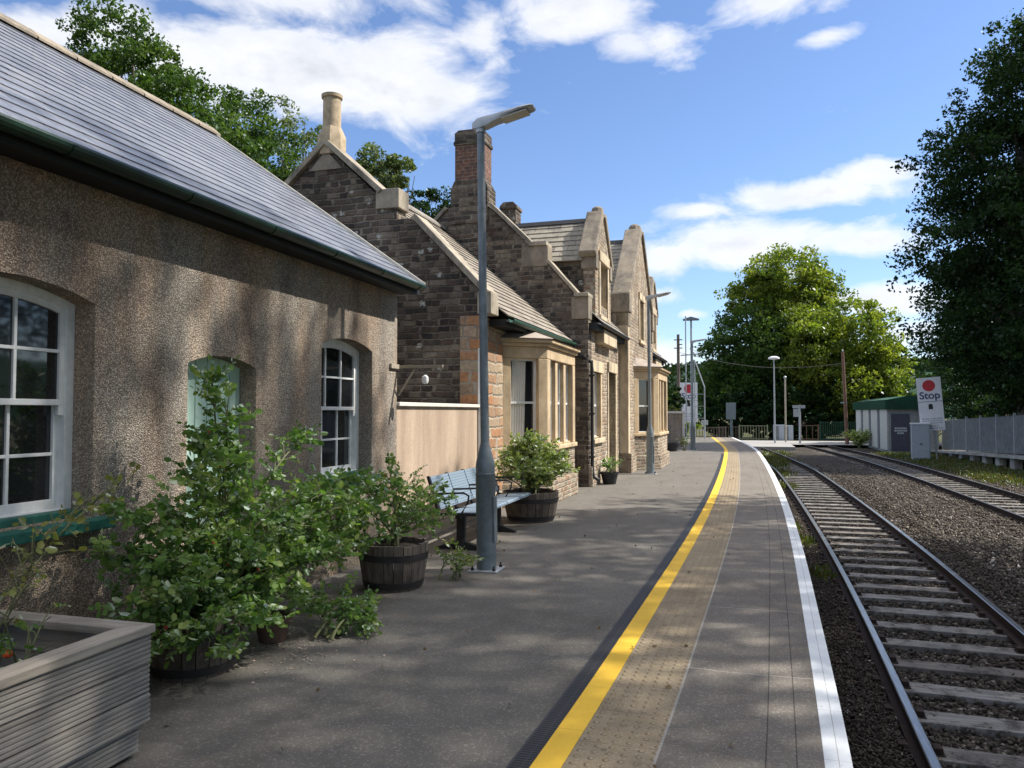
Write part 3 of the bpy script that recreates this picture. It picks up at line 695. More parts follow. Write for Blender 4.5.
def facet(p, q, z0, z1, lights, parent, jamb=.13, mull=.1, depth=.2, mat='bay_stone', curtain=False, bars=True, lintel=0.):
    """stone-framed window between plan points p and q, outside is to the right of p->q"""
    P, Q = Vector((p[0], p[1], 0)), Vector((q[0], q[1], 0)); d = (Q - P); L = d.length; d.normalize(); n = Vector((d.y, -d.x, 0))
    st = MB(); gl = MB(); wh = MB(); cu = MB()
    def blk(m, a, b, c0, c1, za, zb):
        vs = [P + d * u + n * v + Vector((0, 0, z)) for z in (za, zb) for v in (c0, c1) for u in (a, b)]
        m.add(vs, [(0, 2, 3, 1)[::-1], (4, 5, 7, 6)[::-1], (0, 1, 5, 4)[::-1], (2, 6, 7, 3)[::-1], (0, 4, 6, 2)[::-1], (1, 3, 7, 5)[::-1]])
    blk(st, 0, jamb, -depth, 0, z0, z1); blk(st, L - jamb, L, -depth, 0, z0, z1)
    wl = (L - 2 * jamb - (lights - 1) * mull) / lights
    for i in range(lights):
        a = jamb + i * (wl + mull); b = a + wl
        if i: blk(st, a - mull, a, -depth, -.03, z0, z1)
        blk(gl, a - .01, b + .01, -.165, -.155, z0 + .01, z1 - .01)
        if bars:
            w_ = .035
            blk(wh, a, a + w_, -.15, -.10, z0, z1); blk(wh, b - w_, b, -.15, -.10, z0, z1)
            blk(wh, a + w_, b - w_, -.15, -.10, z0, z0 + .05); blk(wh, a + w_, b - w_, -.15, -.10, z1 - w_, z1)
            zm = (z0 + z1) / 2; blk(wh, a + w_, b - w_, -.15, -.105, zm - .018, zm + .018)
    blk(st, jamb - .004, L - jamb + .004, -depth, -.05, z0, z0 + .03)
    f = st.build('window_surround', mat, parent, bevel=.012); gl.build('pane', 'window_glass', f)
    if bars: wh.build('sash', 'white_paint', f)
    if curtain:
        N = 26; vs = []; a, b = jamb + .04, L - jamb - .04; b = a + (b - a) * .62
        for i in range(N + 1):
            u = a + (b - a) * i / N; o = -.148 + .006 * math.sin(i * 1.4)
            for z in (z0 + .06, z1 - .04): vs.append(P + d * (u + (.03 if z > z0 + .5 else 0)) + n * o + Vector((0, 0, z)))
        cu.add(vs, [(2*i, 2*i + 2, 2*i + 3, 2*i + 1) for i in range(N)]); cu.build('curtain', 'curtain', f)
    return f

def plan_slab(mb, pts, z0, z1, mi=0): mb.prism(pts, 2, z0, z1, mi)
def bay(ax, ay, bx, by, cy, dy, parent, zs=.98, zh=2.46, zc=2.74, curtain=True, wallmat='sunlit_rubble'):
    A, B, C_, D = (ax, ay), (bx, by), (bx, cy), (ax, dy)
    def off(o): return [(ax - .02, ay - o), (bx + o, by - o * .5), (bx + o, cy + o * .5), (ax - .02, dy + o)]
    mb = MB(); plan_slab(mb, off(-.01), 0, zs - .08); plan_slab(mb, off(.05), 0, .38); b = mb.build('bay_window', wallmat, parent, bevel=.01)
    mb = MB(); plan_slab(mb, off(.04), zs - .08, zs); plan_slab(mb, off(0.), zh, zc - .06); plan_slab(mb, off(.05), zc - .06, zc); plan_slab(mb, off(.10), zc, zc + .07); mb.build('sill_and_cornice', 'bay_stone', b, bevel=.015)
    facet(A, B, zs, zh, 1, b, jamb=.17, curtain=curtain); facet(B, C_, zs, zh, 3, b, jamb=.2, mull=.17, depth=.24); facet(C_, D, zs, zh, 1, b, jamb=.17)
    r = MB(); o = .13; base = [(ax, ay - o), (bx + o, by - o * .5), (bx + o, cy + o * .5), (ax, dy + o)]; tp = [(ax, ay + .35), (ax + .05, by + .3), (ax + .05, cy - .3), (ax, dy - .35)]
    z1, z2 = zc + .07, zc + .34; vs = [(x, y, z1) for x, y in base] + [(x, y, z2) for x, y in tp]
    r.add(vs, [(0, 1, 5, 4), (1, 2, 6, 5), (2, 3, 7, 6), (4, 5, 6, 7)]); r.build('bay_roof', 'lead_roof', b); return b
bay(-3.7, 11.98, -3.06, 12.5, 14.6, 15.15, sh, zc=2.70, zh=2.44)

# main block
XM = -3.05; XC = -5.72; Y2 = 15.8
half = [(XM, 0), (XM, 3.98), (-3.30, 3.98), (-3.92, 4.70), (-3.95, 5.10), (-4.32, 5.12), (XC, 6.52)]
full = half + [(2 * XC - x, z) for x, z in half[-2::-1]]
mb = MB(); gable(mb, full, Y2, Y2 + .35); mb.build('gable_wall', 'shaded_rubble', sh); mb = MB(); gable(mb, [(XM, 0), (XM, 3.5), (XC, 6.3), (2 * XC - XM, 3.5), (2 * XC - XM, 0)], 28.3, 28.6)
mb.build('gable_wall', 'shaded_rubble', sh)
for s_ in (1, -1):
    mb = MB()
    f = (lambda x: x) if s_ == 1 else (lambda x: 2 * XC - x)
    seg_slab(mb, (f(-3.29), 4.0), (f(-3.94), 4.75), .07, Y2 - .06, Y2 + .42); seg_slab(mb, (f(-4.30), 5.13), (f(-5.24), 6.06), .08, Y2 - .06, Y2 + .42)
    a, b = sorted((f(-3.03), f(-3.34))); mb.box(a, b, Y2 - .07, Y2 + .43, 3.97, 4.05); a, b = sorted((f(-3.93), f(-4.34))); mb.box(a, b, Y2 - .07, Y2 + .43, 5.10, 5.19)
    a, b = sorted((f(-3.035), f(-3.40))); mb.box(a, b, Y2 - .02, Y2 + .38, 3.5, 3.97, 1); a, b = sorted((f(-3.91), f(-4.5))); mb.box(a, b, Y2 - .015, Y2 + .37, 4.66, 5.10, 1)
    mb.build('coping', ['coping_stone', 'kneeler_stone'], sh, bevel=.012)
# front wall of the main block with openings (window, door)
def panel(mb, x0, x1, y0, y1, z0, z1, ops):
    cur = y0
    for a, b, c, d in sorted(ops):
        mb.box(x0, x1, cur, a, z0, z1)
        if c > z0: mb.box(x0, x1, a, b, z0, c)
        if d < z1: mb.box(x0, x1, a, b, d, z1)
        cur = b
    mb.box(x0, x1, cur, y1, z0, z1)
mb = MB(); panel(mb, XM - .35, XM, Y2 + .35, 19.7, 0, 3.42, [(16.25, 17.2, .98, 2.42), (18.1, 19.1, 0, 2.5)])
mb.build('front_wall', 'sunlit_rubble', sh); mb = MB(); panel(mb, XM - .35, XM, 24.9, 28.6, 0, 3.42, [(25.5, 26.3, .98, 2.42)]); mb.box(XM, XM + .07, 24.9, 28.6, 0, .42)
mb.build('front_wall', 'sunlit_rubble', sh)
facet((XM + .02, 16.2), (XM + .02, 17.25), .98, 2.42, 1, sh, jamb=.14); facet((XM + .02, 25.45), (XM + .02, 26.35), .98, 2.42, 1, sh, jamb=.14)
for a, b, c in ((16.1, 17.35, 2.42), (18.0, 19.2, 2.5), (25.35, 26.45, 2.42)): mb = MB(); mb.box(XM - .3, XM + .05, a, b, c, c + .24); mb.build('lintel', 'dressed_stone', sh, bevel=.012)
mb = MB(); mb.box(XM - .3, XM + .08, 16.1, 17.35, .88, .98); mb.build('window_sill', 'dressed_stone', sh, bevel=.012)
for a, b in ((17.98, 18.1), (19.1, 19.24)): mb = MB(); mb.box(XM - .3, XM + .025, a, b, 0, 2.5); mb.build('door_jamb', 'dressed_stone', sh, bevel=.012)
mb = MB(); mb.box(XM, XM + .07, Y2 + .02, 17.97, 0, .42); mb.build('plinth', 'sunlit_rubble', sh)
mb = MB(); mb.box(XM - .3, XM - .24, 18.1, 19.1, .02, 2.48)
for i in range(2):
    for z_ in (.2, 1.15): mb.box(XM - .24, XM - .225, 18.2 + i * .42, 18.55 + i * .42, z_, z_ + .8)
d2 = mb.build('door', 'cream_paint', sh, bevel=.006)
mb = MB(); mb.lathe([(.02, 0), (.03, .02), (.02, .04)], 0, 0, 10); mb.v = [(XM - .225 + z, 18.95 + x, 1.05 + y) for x, y, z in mb.v]; mb.build('door_knob', 'black_iron', d2)
# tall chimney on the apex
mb = MB(); mb.box(-6.12, -5.26, Y2 - .04, Y2 + .52, 5.7, 6.50); mb.prism([(-6.12, 6.50), (-5.26, 6.50), (-5.34, 6.66), (-6.04, 6.66)], 1, Y2 - .02, Y2 + .50); cm = mb.build('chimney', 'shaded_rubble', sh)
mb = MB(); mb.box(-6.03, -5.35, Y2 - .01, Y2 + .49, 6.66, 7.50); mb.build('chimney_shaft', 'chimney_brick', cm)
mb = MB(); mb.box(-6.06, -5.32, Y2 - .04, Y2 + .52, 7.46, 7.54); mb.box(-6.04, -5.34, Y2 - .02, Y2 + .50, 7.54, 7.74); mb.prism([(-6.04, 7.74), (-5.34, 7.74), (-5.42, 7.80), (-5.96, 7.80)], 1, Y2, Y2 + .46); mb.build('chimney_cap', 'shaded_rubble', cm, bevel=.01)
mb = MB(); mb.lathe([(.10, 7.78), (.09, 7.93), (.115, 7.95), (.115, 8.0), (.07, 8.01)], -5.52, Y2 + .25, 14); mb.build('chimney_pot', 'terracotta', cm, smooth=True)
mb = MB(); mb.box(-5.85, -5.45, 18.5, 18.95, 6.0, 6.7); mb.box(-5.88, -5.42, 18.47, 18.98, 6.7, 6.78); mb.prism([(-5.88, 6.78), (-5.42, 6.78), (-5.52, 6.88), (-5.78, 6.88)], 1, 18.47, 18.98); mb.build('chimney', 'shaded_rubble', sh, bevel=.01)
r = MB(); roof_slope(r, Y2 + .36, 28.7, -2.83, 3.46, XC, 6.34, .2, .02); roof_slope(r, Y2 + .36, 28.7, 2 * XC + 2.83, 3.46, XC, 6.34, .2, .02); r.build('roof', 'grey_slate', sh)
for ya_, yb_ in ((Y2 + .1, 19.6), (25., 28.8)): mb = MB(); mb.prism([(-2.80 + a, 3.42 + b) for a, b in pr], 1, ya_, yb_); mb.build('gutter', 'black_iron', sh)
for ya_, yb_ in ((Y2 + .1, 19.6), (25., 28.8)): mb = MB(); mb.box(XM, -2.88, ya_, yb_, 3.28, 3.43); mb.build('eaves_board', 'soffit_black', sh)
# rain pipes
mb = MB(); mb.tube([(-3.32, 15.70, 2.93), (-3.32, 15.72, 2.78), (-3.0, 15.88, 2.6), (XM + .06, 15.9, 2.45), (XM + .06, 15.9, .32), (XM + .10, 15.9, .2), (XM + .20, 15.9, .14)], .038, 8)
for z_ in (.6, 1.5, 2.3): mb.box(XM + .0, XM + .11, 15.85, 15.95, z_, z_ + .04)
mb.build('rain_pipe', 'black_iron', sh, smooth=True)

def dormer(yc, parent, mats='sunlit_rubble'):
    hw = .95; y0, y1 = yc - hw, yc + hw; x0, x1 = XM - .24, XM + .02; ze, zp = 4.98, 6.02
    mb = MB(); mb.box(x0, x1, y0, y0 + .5, 3.3, ze); mb.box(x0, x1, y1 - .5, y1, 3.3, ze); mb.box(x0, x1, y0 + .5, y1 - .5, 3.3, 3.95)
    mb.prism([(y0, ze), (y1, ze), (yc, zp)], 0, x0, x1); mb.box(x0 + .001, x1 - .001, y0 + .5, y1 - .5, 4.95, ze)
    d = mb.build('dormer', mats, parent)
    mb = MB()
    for s_ in (1, -1): seg_slab(mb, (yc + s_ * (hw + .10), ze - .06), (yc + s_ * .07, zp + .03), .16, x0 - .08, x1 + .05, 0)
    mb.lathe([(.13, zp + .02), (.15, zp + .12), (.13, zp + .22), (.07, zp + .27)], (x0 + x1) / 2, yc, 10)
    for a in (y0 - .05, y1 - .22): mb.box(x0 - .05, x1 + .04, a, a + .27, ze - .3, ze + .06)
    mb.build('coping', 'kneeler_stone', d, bevel=.03)
    mb = MB(); mb.box(x1 - .03, x1 + .03, y0 + .36, y0 + .5, 3.7, 5.12); mb.box(x1 - .03, x1 + .03, y1 - .5, y1 - .36, 3.7, 5.12); mb.box(x1 - .12, x1 + .05, y0 + .36, y1 - .36, 4.93, 5.16); mb.box(x1 - .1, x1 + .06, y0 + .36, y1 - .36, 3.62, 3.72)
    mb.box(x0, XM + .19, y0 + .12, y1 - .12, 3.06, 3.36); mb.build('dormer_surround', 'dressed_stone', d, bevel=.012)
    facet((x1 - .02, y0 + .48), (x1 - .02, y1 - .48), 3.95, 4.95, 1, d, jamb=.03)
    for ya_ in (y0 + .02, y1 - .2): mb = MB(); mb.box(-4.75, x0, ya_, ya_ + .18, 3.6, ze - .03); mb.build('cheek_wall', 'shaded_rubble', d)
    r = MB()
    for s_ in (1, -1): roof_slope(r, -5.6, x0 - .01, yc + s_ * (hw + .1), ze - .12, yc, zp - .05, .2, .02, axis='x')
    r.build('dormer_roof', 'dormer_slate', d)
    m2 = MB(); m2.prism([(yc - .09, zp - .09), (yc + .09, zp - .09), (yc, zp + .02)], 0, -5.7, x0 - .08); m2.build('ridge_tiles', 'black_iron', d)
dormer(17.45, sh); dormer(26.95, sh)

# projecting cross wing
XG = -2.83; ya, yb, yc = 19.7, 24.9, 22.3
mb = MB(); panel(mb, XG - .35, XG, ya, yb, 0, 4.2, [(21.9, 22.7, 3.6, 4.2)])
mb.prism([(ya, 4.2), (21.9, 4.2), (21.9, 4.75), (22.7, 4.75), (22.7, 4.2), (yb, 4.2), (yb - .25, 4.55), (yc, 6.72), (ya + .25, 4.55)], 0, XG - .35, XG)
mb.box(-4.2, XG - .35, ya, ya + .3, 0, 4.3); mb.box(-4.2, XG - .35, yb - .3, yb, 0, 4.3)
mb.box(XG, XG + .09, ya - .04, 20.6, 0, .5); cw = mb.build('cross_wing', 'sunlit_rubble', sh)
mb = MB()
for s_ in (1, -1):
    e = yc + s_ * 2.6; seg_slab(mb, (yc + s_ * 2.42, 4.52), (yc + s_ * .10, 6.72), .16, XG - .42, XG + .07, 0)
    a, b = sorted((e + s_ * .06, e - s_ * .38)); mb.box(XG - .42, XG + .07, a, b, 4.12, 4.62); mb.box(XG - .38, XG + .04, a + .04, b - .04, 3.75, 4.12)
mb.lathe([(.17, 6.72), (.20, 6.82), (.16, 6.95), (.08, 7.0)], XG - .17, yc, 10); mb.build('coping', 'kneeler_stone', cw, bevel=.03)
mb = MB(); mb.box(XG - .02, XG + .03, 21.76, 21.9, 3.5, 4.75); mb.box(XG - .02, XG + .03, 22.7, 22.84, 3.5, 4.75); mb.box(XG - .1, XG + .05, 21.76, 22.84, 4.75, 4.95); mb.box(XG - .1, XG + .07, 21.76, 22.84, 3.5, 3.6)
mb.box(XG - .3, XG + .02, ya - .02, ya + .26, .5, 4.1); mb.build('quoins', 'dressed_stone', cw, bevel=.012)
facet((XG - .02, 21.88), (XG - .02, 22.72), 3.6, 4.75, 1, cw, jamb=.03)
r = MB()
for s_ in (1, -1): roof_slope(r, -5.72, XG - .38, yc + s_ * 2.68, 4.16, yc, 6.5, .2, .02, axis='x')
r.build('cross_roof', 'dormer_slate', cw)
mb = MB(); mb.prism([(yc - .1, 6.44), (yc + .1, 6.44), (yc, 6.58)], 0, -5.72, XG - .42); mb.build('ridge_tiles', 'black_iron', cw)
bay(XG, 20.8, -2.25, 21.4, 23.75, 24.35, sh, zc=2.72, zh=2.46, curtain=False)

# ------------------------------------------------------------------ street furniture on the platform
def lamp(x, y, label, h=4.42):
    t = thing('lamp_post', label, 'lamp post', (x, y, 0), 0, 'grey platform lamp posts')
    mb = MB(); mb.box(x - .15, x + .15, y - .15, y + .15, .0, .014)
    b = mb.build('base_plate', 'galvanised', t, bevel=.004)
    for a in (-.11, .11):
        for c in (-.11, .11): mb = MB(); mb.lathe([(.018, .014), (.018, .035), (.009, .037), (.009, .06)], x + a, y + c, 6); mb.build('bolt', 'black_iron', b)
    mb = MB(); mb.lathe([(.097, .012), (.097, .93), (.1, .935), (.1, .945), (.094, .95), (.094, 1.03), (.088, 1.07), (.045, 1.24), (.043, 1.26), (.038, h)], x, y, 24)
    p = mb.build('pole', 'pole_grey', t, smooth=True)
    mb = MB(); mb.box(x + .088, x + .102, y - .05, y + .05, .28, .72); mb.build('access_door', 'pole_grey', p, bevel=.004)
    # luminaire
    L = .56; mb = MB(); rows = []
    secs = [(-.08, .035, .03, .0), (-.02, .06, .055, .01), (.06, .068, .055, .02), (.16, .075, .038, .045), (.28, .10, .026, .07), (.42, .105, .02, .10), (.53, .09, .016, .118), (.56, .07, .010, .122)]
    for (dx, hw, th, dz) in secs:
        z = h + .01 + dz; rows.append([(x + dx, y - hw, z), (x + dx, y - hw * .8, z + th), (x + dx, y + hw * .8, z + th), (x + dx, y + hw, z), (x + dx, y + hw * .9, z - th * .8), (x + dx, y - hw * .9, z - th * .8)])
    vs = [v for r_ in rows for v in r_]; fs = [(i*6 + k, i*6 + (k + 1) % 6, (i + 1)*6 + (k + 1) % 6, (i + 1)*6 + k) for i in range(len(rows) - 1) for k in range(6)] + [tuple(range(5, -1, -1)), tuple((len(rows) - 1)*6 + k for k in range(6))]
    mb.add(vs, fs); mb.lathe([(.05, h - .06), (.05, h + .02)], x, y, 16); lu = mb.build('luminaire', 'galvanised', t, smooth=True)
    mb = MB(); mb.add([(x + .24, y - .08, h + .052), (x + .24, y + .08, h + .052), (x + .50, y + .08, h + .098), (x + .50, y - .08, h + .098), (x + .24, y - .08, h + .03), (x + .24, y + .08, h + .03), (x + .50, y + .08, h + .088), (x + .50, y - .08, h + .088)], [(0, 1, 2, 3), (7, 6, 5, 4), (0, 4, 5, 1), (1, 5, 6, 2), (2, 6, 7, 3), (3, 7, 4, 0)]); mb.build('lens', 'lens', lu)
    return t
l1 = lamp(-2.38, 7.25, 'tall grey lamp post nearest the camera, standing beside the bench')
l1.rotation_euler = (0, R(-.9), 0)
l2 = dup(l1, (-2.1, 19.56, 0), label='grey lamp post standing in front of the second bay window'); l2.rotation_euler = (0, R(-.3), 0)
l3 = dup(l1, (-1.75, 32.4, 0), label='grey lamp post beyond the station house, beside the framed panel and far Stop board'); l3.rotation_euler = (0, 0, 0)
t = thing('twin_lamp_mast', 'tallest thin mast with a small double head at the far end of the platform', 'lamp post', (-2.2, 40., 0))
mb = MB(); mb.tube([(-2.2, 40, 0), (-2.2, 40, 6.3)], .05, 10); mb.build('pole', 'galvanised', t)
mb = MB(); mb.prism([(-2.6, 6.28), (-2.2, 6.40), (-1.8, 6.28), (-1.8, 6.22), (-2.6, 6.22)], 1, 39.85, 40.15); mb.build('luminaire', 'pole_grey', t)
t = thing('camera_mast', 'slim bare mast with small crossbars beside the twin-headed lamp mast', 'mast', (-2.35, 38., 0))
mb = MB(); mb.tube([(-2.35, 38, 0), (-2.35, 38, 6.2)], .03, 8); mb.build('pole', 'galvanised', t)
mb = MB(); mb.bar((-2.6, 38, 4.3), (-1.6, 38, 4.35), .05, .05); mb.build('crossbar', 'galvanised', t)

# bench
bx = -3.02; t = thing('platform_bench', 'blue-grey perforated metal bench with armrests against the pink wall', 'bench', (bx, 8.85, 0))
y0, y1 = 8.02, 10.25; n = 4; pw = (y1 - y0) / n
t_perf = NT('perforated_blue'); c = t_perf.coord('Object'); x_, y_, z_ = t_perf.sep(c)
fa = t_perf.math('SUBTRACT', t_perf.math('FRACT', t_perf.math('MULTIPLY', y_, 50.)), .5); fb_ = t_perf.math('SUBTRACT', t_perf.math('FRACT', t_perf.math('MULTIPLY', t_perf.math('ADD', z_, x_), 50.)), .5)
dd = t_perf.math('ADD', t_perf.math('MULTIPLY', fa, fa), t_perf.math('MULTIPLY', fb_, fb_)); hole = t_perf.math('LESS_THAN', dd, .055)
t_perf.bsdf(t_perf.mix(hole, (.24, .31, .38), (.08, .10, .12)), .4, .3, spec=.5); M['perf'] = t_perf.m
for i in range(n):
    a, b = y0 + i * pw + .012, y0 + (i + 1) * pw - .012
    mb = MB(); pts = [(bx + .30, .43), (bx + .27, .45), (bx + .12, .445), (bx - .05, .43), (bx - .12, .425)]
    for (p, q) in zip(pts[:-1], pts[1:]): mb.add([(p[0], a, p[1]), (p[0], b, p[1]), (q[0], b, q[1]), (q[0], a, q[1]), (p[0], a, p[1] - .012), (p[0], b, p[1] - .012), (q[0], b, q[1] - .012), (q[0], a, q[1] - .012)], [(0, 1, 2, 3), (7, 6, 5, 4), (0, 4, 5, 1), (2, 6, 7, 3), (1, 5, 6, 2), (0, 3, 7, 4)])
    mb.build('seat', 'perf', t)
    mb = MB(); mb.prism([(bx - .15, .47), (bx - .28, .83), (bx - .295, .825), (bx - .165, .465)], 1, a, b); mb.build('backrest', 'perf', t, bevel=.003)
for i in range(n + 1):
    y = y0 + i * pw; mb = MB(); mb.bar((bx - .165, y, .40), (bx - .305, y, .835), .018, .03); mb.bar((bx - .17, y, .418), (bx + .29, y, .425), .02, .03); mb.build('side_frame', 'black_iron', t)
for i in range(0, n + 1):
    y = y0 + i * pw; mb = MB(); mb.tube([(bx - .22, y, .64), (bx + .12, y, .66), (bx + .18, y, .63), (bx + .17, y, .56), (bx + .1, y, .44)], .012, 8); mb.build('armrest', 'black_iron', t, smooth=True)
mb = MB(); mb.box(bx - .02, bx + .04, y0 + .1, y1 - .1, .36, .41); mb.build('seat_beam', 'black_iron', t)
for y in (8.25, 9.6):
    mb = MB(); mb.box(bx - .04, bx + .06, y - .03, y + .03, .04, .37)
    for s_ in (-1, 1): mb.prism([(bx + s_ * .04, .10), (bx + s_ * .27, .025), (bx + s_ * .27, .0), (bx + s_ * .03, .0)], 1, y - .035, y + .035)
    mb.prism([(bx - .04, 0), (bx + .06, 0), (bx + .04, .13), (bx - .03, .13)], 1, y - .045, y + .045); mb.build('leg', 'black_iron', t, bevel=.004)

# ------------------------------------------------------------------ foliage tools
def leaves_mesh(name, P, D, size, tint, mat, parent=None, aspect=.55, fold=.25):
    """one folded six-point leaf per point; P position, D direction"""
    n = len(P); D = D / (np.linalg.norm(D, axis=1, keepdims=True) + 1e-9)
    rnd = RNG.normal(0, 1, (n, 3)); S_ = np.cross(D, rnd); S_ /= (np.linalg.norm(S_, axis=1, keepdims=True) + 1e-9); N_ = np.cross(S_, D)
    s = (size if isinstance(size, np.ndarray) else np.full(n, size))[:, None]
    a = aspect; V = np.stack([P, P + s * (.35 * D + a * .5 * S_ + fold * .3 * N_), P + s * (.8 * D + a * .38 * S_ + fold * .2 * N_), P + s * D - s * .06 * N_, P + s * (.8 * D - a * .38 * S_ + fold * .2 * N_), P + s * (.35 * D - a * .5 * S_ + fold * .3 * N_)], 1)
    base = np.arange(n)[:, None] * 6; F = np.concatenate([base + np.array([0, 1, 2, 3]), base + np.array([0, 3, 4, 5])])
    return fastmesh(name, V.reshape(-1, 3), F, mat, np.repeat(np.clip(tint, 0, 1), 6), parent)

def quad_leaves(name, P, size, tint, mat, parent=None):
    n = len(P); A = RNG.normal(0, 1, (n, 3)); A /= np.linalg.norm(A, axis=1, keepdims=True); B = np.cross(A, RNG.normal(0, 1, (n, 3))); B /= np.linalg.norm(B, axis=1, keepdims=True)
    s = size[:, None]; V = np.stack([P - A * s * .6, P - B * s * .34 + A * s * .05, P + A * s * .6, P + B * s * .34 + A * s * .05], 1)
    F = np.arange(n * 4).reshape(-1, 4); return fastmesh(name, V.reshape(-1, 3), F, mat, np.repeat(np.clip(tint, 0, 1), 4), parent)

def tree(name, label, loc, blobs, mat, n, leaf, trunk=.3, group='trees', cat='tree', sub=.16, spread=.5, loose=0.):
    """blobs: (dx,dy,z,rx,ry,rz) crown masses around the trunk base"""
    t = thing(name, label, cat, loc, 0, group)
    mb = MB(); top = max(b[2] for b in blobs); rnd = random.Random(hash(label) % 1000 if False else len(label) * 7)
    pts = [Vector((0, 0, -.3))]; H_ = top * .8
    for i in range(1, 6): pts.append(Vector((rnd.uniform(-.12, .12) * i * trunk, rnd.uniform(-.12, .12) * i * trunk, H_ * i / 5)))
    mb.tube(pts, [trunk * (1.25, 1, .85, .7, .5, .25)[i] for i in range(6)], 9)
    for bx_, by_, bz_, rx, ry, rz in blobs:
        for k in range(4):
            q = Vector((bx_ + rnd.uniform(-.6, .6) * rx, by_ + rnd.uniform(-.6, .6) * ry, bz_ + rnd.uniform(-.2, .7) * rz)); s = pts[2] + (pts[4] - pts[2]) * rnd.random()
            if s.z > q.z: s = pts[1].lerp(pts[2], .6)
            m = s.lerp(q, .5) + Vector((0, 0, -.06 * (q - s).length)); mb.tube([s, m, q], [trunk * .4, trunk * .22, trunk * .06], 6)
    mb.v = [tuple(Vector(v) + Vector(loc)) for v in mb.v]; mb.build('trunk', 'bark', t, smooth=True)
    vol = np.array([b[3] * b[4] * b[5] for b in blobs]) ** .67; cnt = (vol / vol.sum() * n).astype(int); PP = []; TT = []
    for (bx_, by_, bz_, rx, ry, rz), c in zip(blobs, cnt):
        nc = max(6, int(c / 75)); d = RNG.normal(0, 1, (nc, 3)); d /= np.linalg.norm(d, axis=1, keepdims=True)
        r_ = RNG.uniform(.35, 1.02, nc) ** .55; low = d[:, 2] < -.45; r_[low] *= .75
        lump = 1 + .16 * np.sin(d[:, 0] * 5 + bx_) * np.cos(d[:, 1] * 4 + bz_) + .1 * np.sin(d[:, 2] * 9 + by_)
        C = d * (r_ * lump)[:, None] * np.array([rx, ry, rz]) + np.array([bx_, by_, bz_]); m = min(rx, ry, rz)
        idx = RNG.integers(0, nc, c); cs = RNG.uniform(.5, 1.3, nc) * m * sub
        g_ = RNG.normal(0, 1, (c, 3)); g_ *= (RNG.uniform(.2, 1., (c, 1)) ** .5) / (np.linalg.norm(g_, axis=1, keepdims=True))
        g_[:, 2] *= .62
        P = C[idx] + g_ * cs[idx][:, None] * 1.55; ct = RNG.uniform(0, 1, nc); PP.append(P); TT.append(ct[idx] * .7 + RNG.uniform(-.05, .35, c))
    P = np.concatenate(PP); T_ = np.concatenate(TT); keep = P[:, 2] > .15; P = P[keep]; T_ = T_[keep]
    quad_leaves('crown', P, RNG.uniform(.6, 1.4, len(P)) * leaf, T_, mat, t); return t

# centre trees beyond the crossing (about 80-90 m)
tree('oak_tree', 'tallest yellow-green tree in the middle, rising behind the level crossing', (4.8, 84, -1), [(0.2, 0, 15.6, 4.4, 4, 3.6), (-2.6, 0, 14.4, 3.2, 3, 2.8), (2.8, 0, 14.0, 2.7, 3, 3.4), (0, -1, 11, 4.6, 4, 4)], 'leaf_bright', 44000, .27, .5, 'trees beyond the level crossing', sub=.2)
tree('lime_tree', 'bright broad tree right of the tallest one, sunlit, behind the brown pole', (10.6, 80, -1), [(0, 0, 9.8, 4.0, 4, 3.7), (-3.6, -1, 8.6, 4, 4, 4.2), (2.5, 0, 6.4, 2.5, 3, 3.8), (-1, -1, 4.6, 5, 4, 4)], 'leaf_bright', 44000, .26, .4, 'trees beyond the level crossing', sub=.2)
tree('sycamore_tree', 'shadowy round tree at the left of the clump beyond the crossing', (-.2, 82, -1), [(0, 0, 8.3, 3.5, 4, 4.4), (3.6, -1, 8, 4.2, 4, 4.4), (-.6, 0, 4.4, 3.4, 4, 3.8), (4, -2, 4, 5, 3, 4)], 'leaf_mid', 42000, .27, .4, 'trees beyond the level crossing', sub=.2)
tree('hedgerow_tree', 'low dark tree filling behind the railings at the crossing', (5, 77, -1), [(0, 0, 2.2, 5, 2., 2.6), (5, 1, 2.2, 4, 2, 2.6), (-5.4, 1, 2.2, 4, 2, 2.6), (-1, 0, 1, 8, 1.5, 1.6), (9, 1, 1.2, 4, 1.5, 1.8)], 'leaf_dark', 40000, .22, .25, 'trees beyond the level crossing')
# tall dark trees on the right beyond the fence
R1 = [(.9, -1, 4.6, 4.2, 4.6, 2.9), (-.2, 0, 7, 4.8, 4.6, 3.6), (-.6, 0, 10.5, 4.6, 5, 3.4), (-.2, 0, 14, 4.5, 4.6, 3.4), (1.4, 0, 17.5, 4.4, 4.4, 3.6), (2.6, 0, 20, 3.6, 3.6, 2.8), (4, 1, 12, 4, 5, 6)]
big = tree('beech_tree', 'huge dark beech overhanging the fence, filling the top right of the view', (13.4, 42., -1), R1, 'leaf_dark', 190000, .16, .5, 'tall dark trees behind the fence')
dup(big, (20., 45., -1), 1.9, 'dark tree behind the huge beech at the right edge of the view', scale=(1., 1., .95))
dup(big, (21., 66., -1), 3.2, 'dark tree standing well behind the grey shed', scale=(.9, .9, .62))
tree('thicket_tree', 'dense low thicket behind the grey palisade fence', (15.2, 46, -1), [(0, 0, 2.2, 2.4, 6, 2.6), (1, 8, 2.4, 2.4, 5, 3), (0, -8, 2.6, 2.4, 5, 3), (.5, 14, 2.6, 2.6, 4, 3.4), (.5, -14, 2.6, 2.4, 5, 3)], 'leaf_dark', 52000, .15, .2, 'tall dark trees behind the fence')
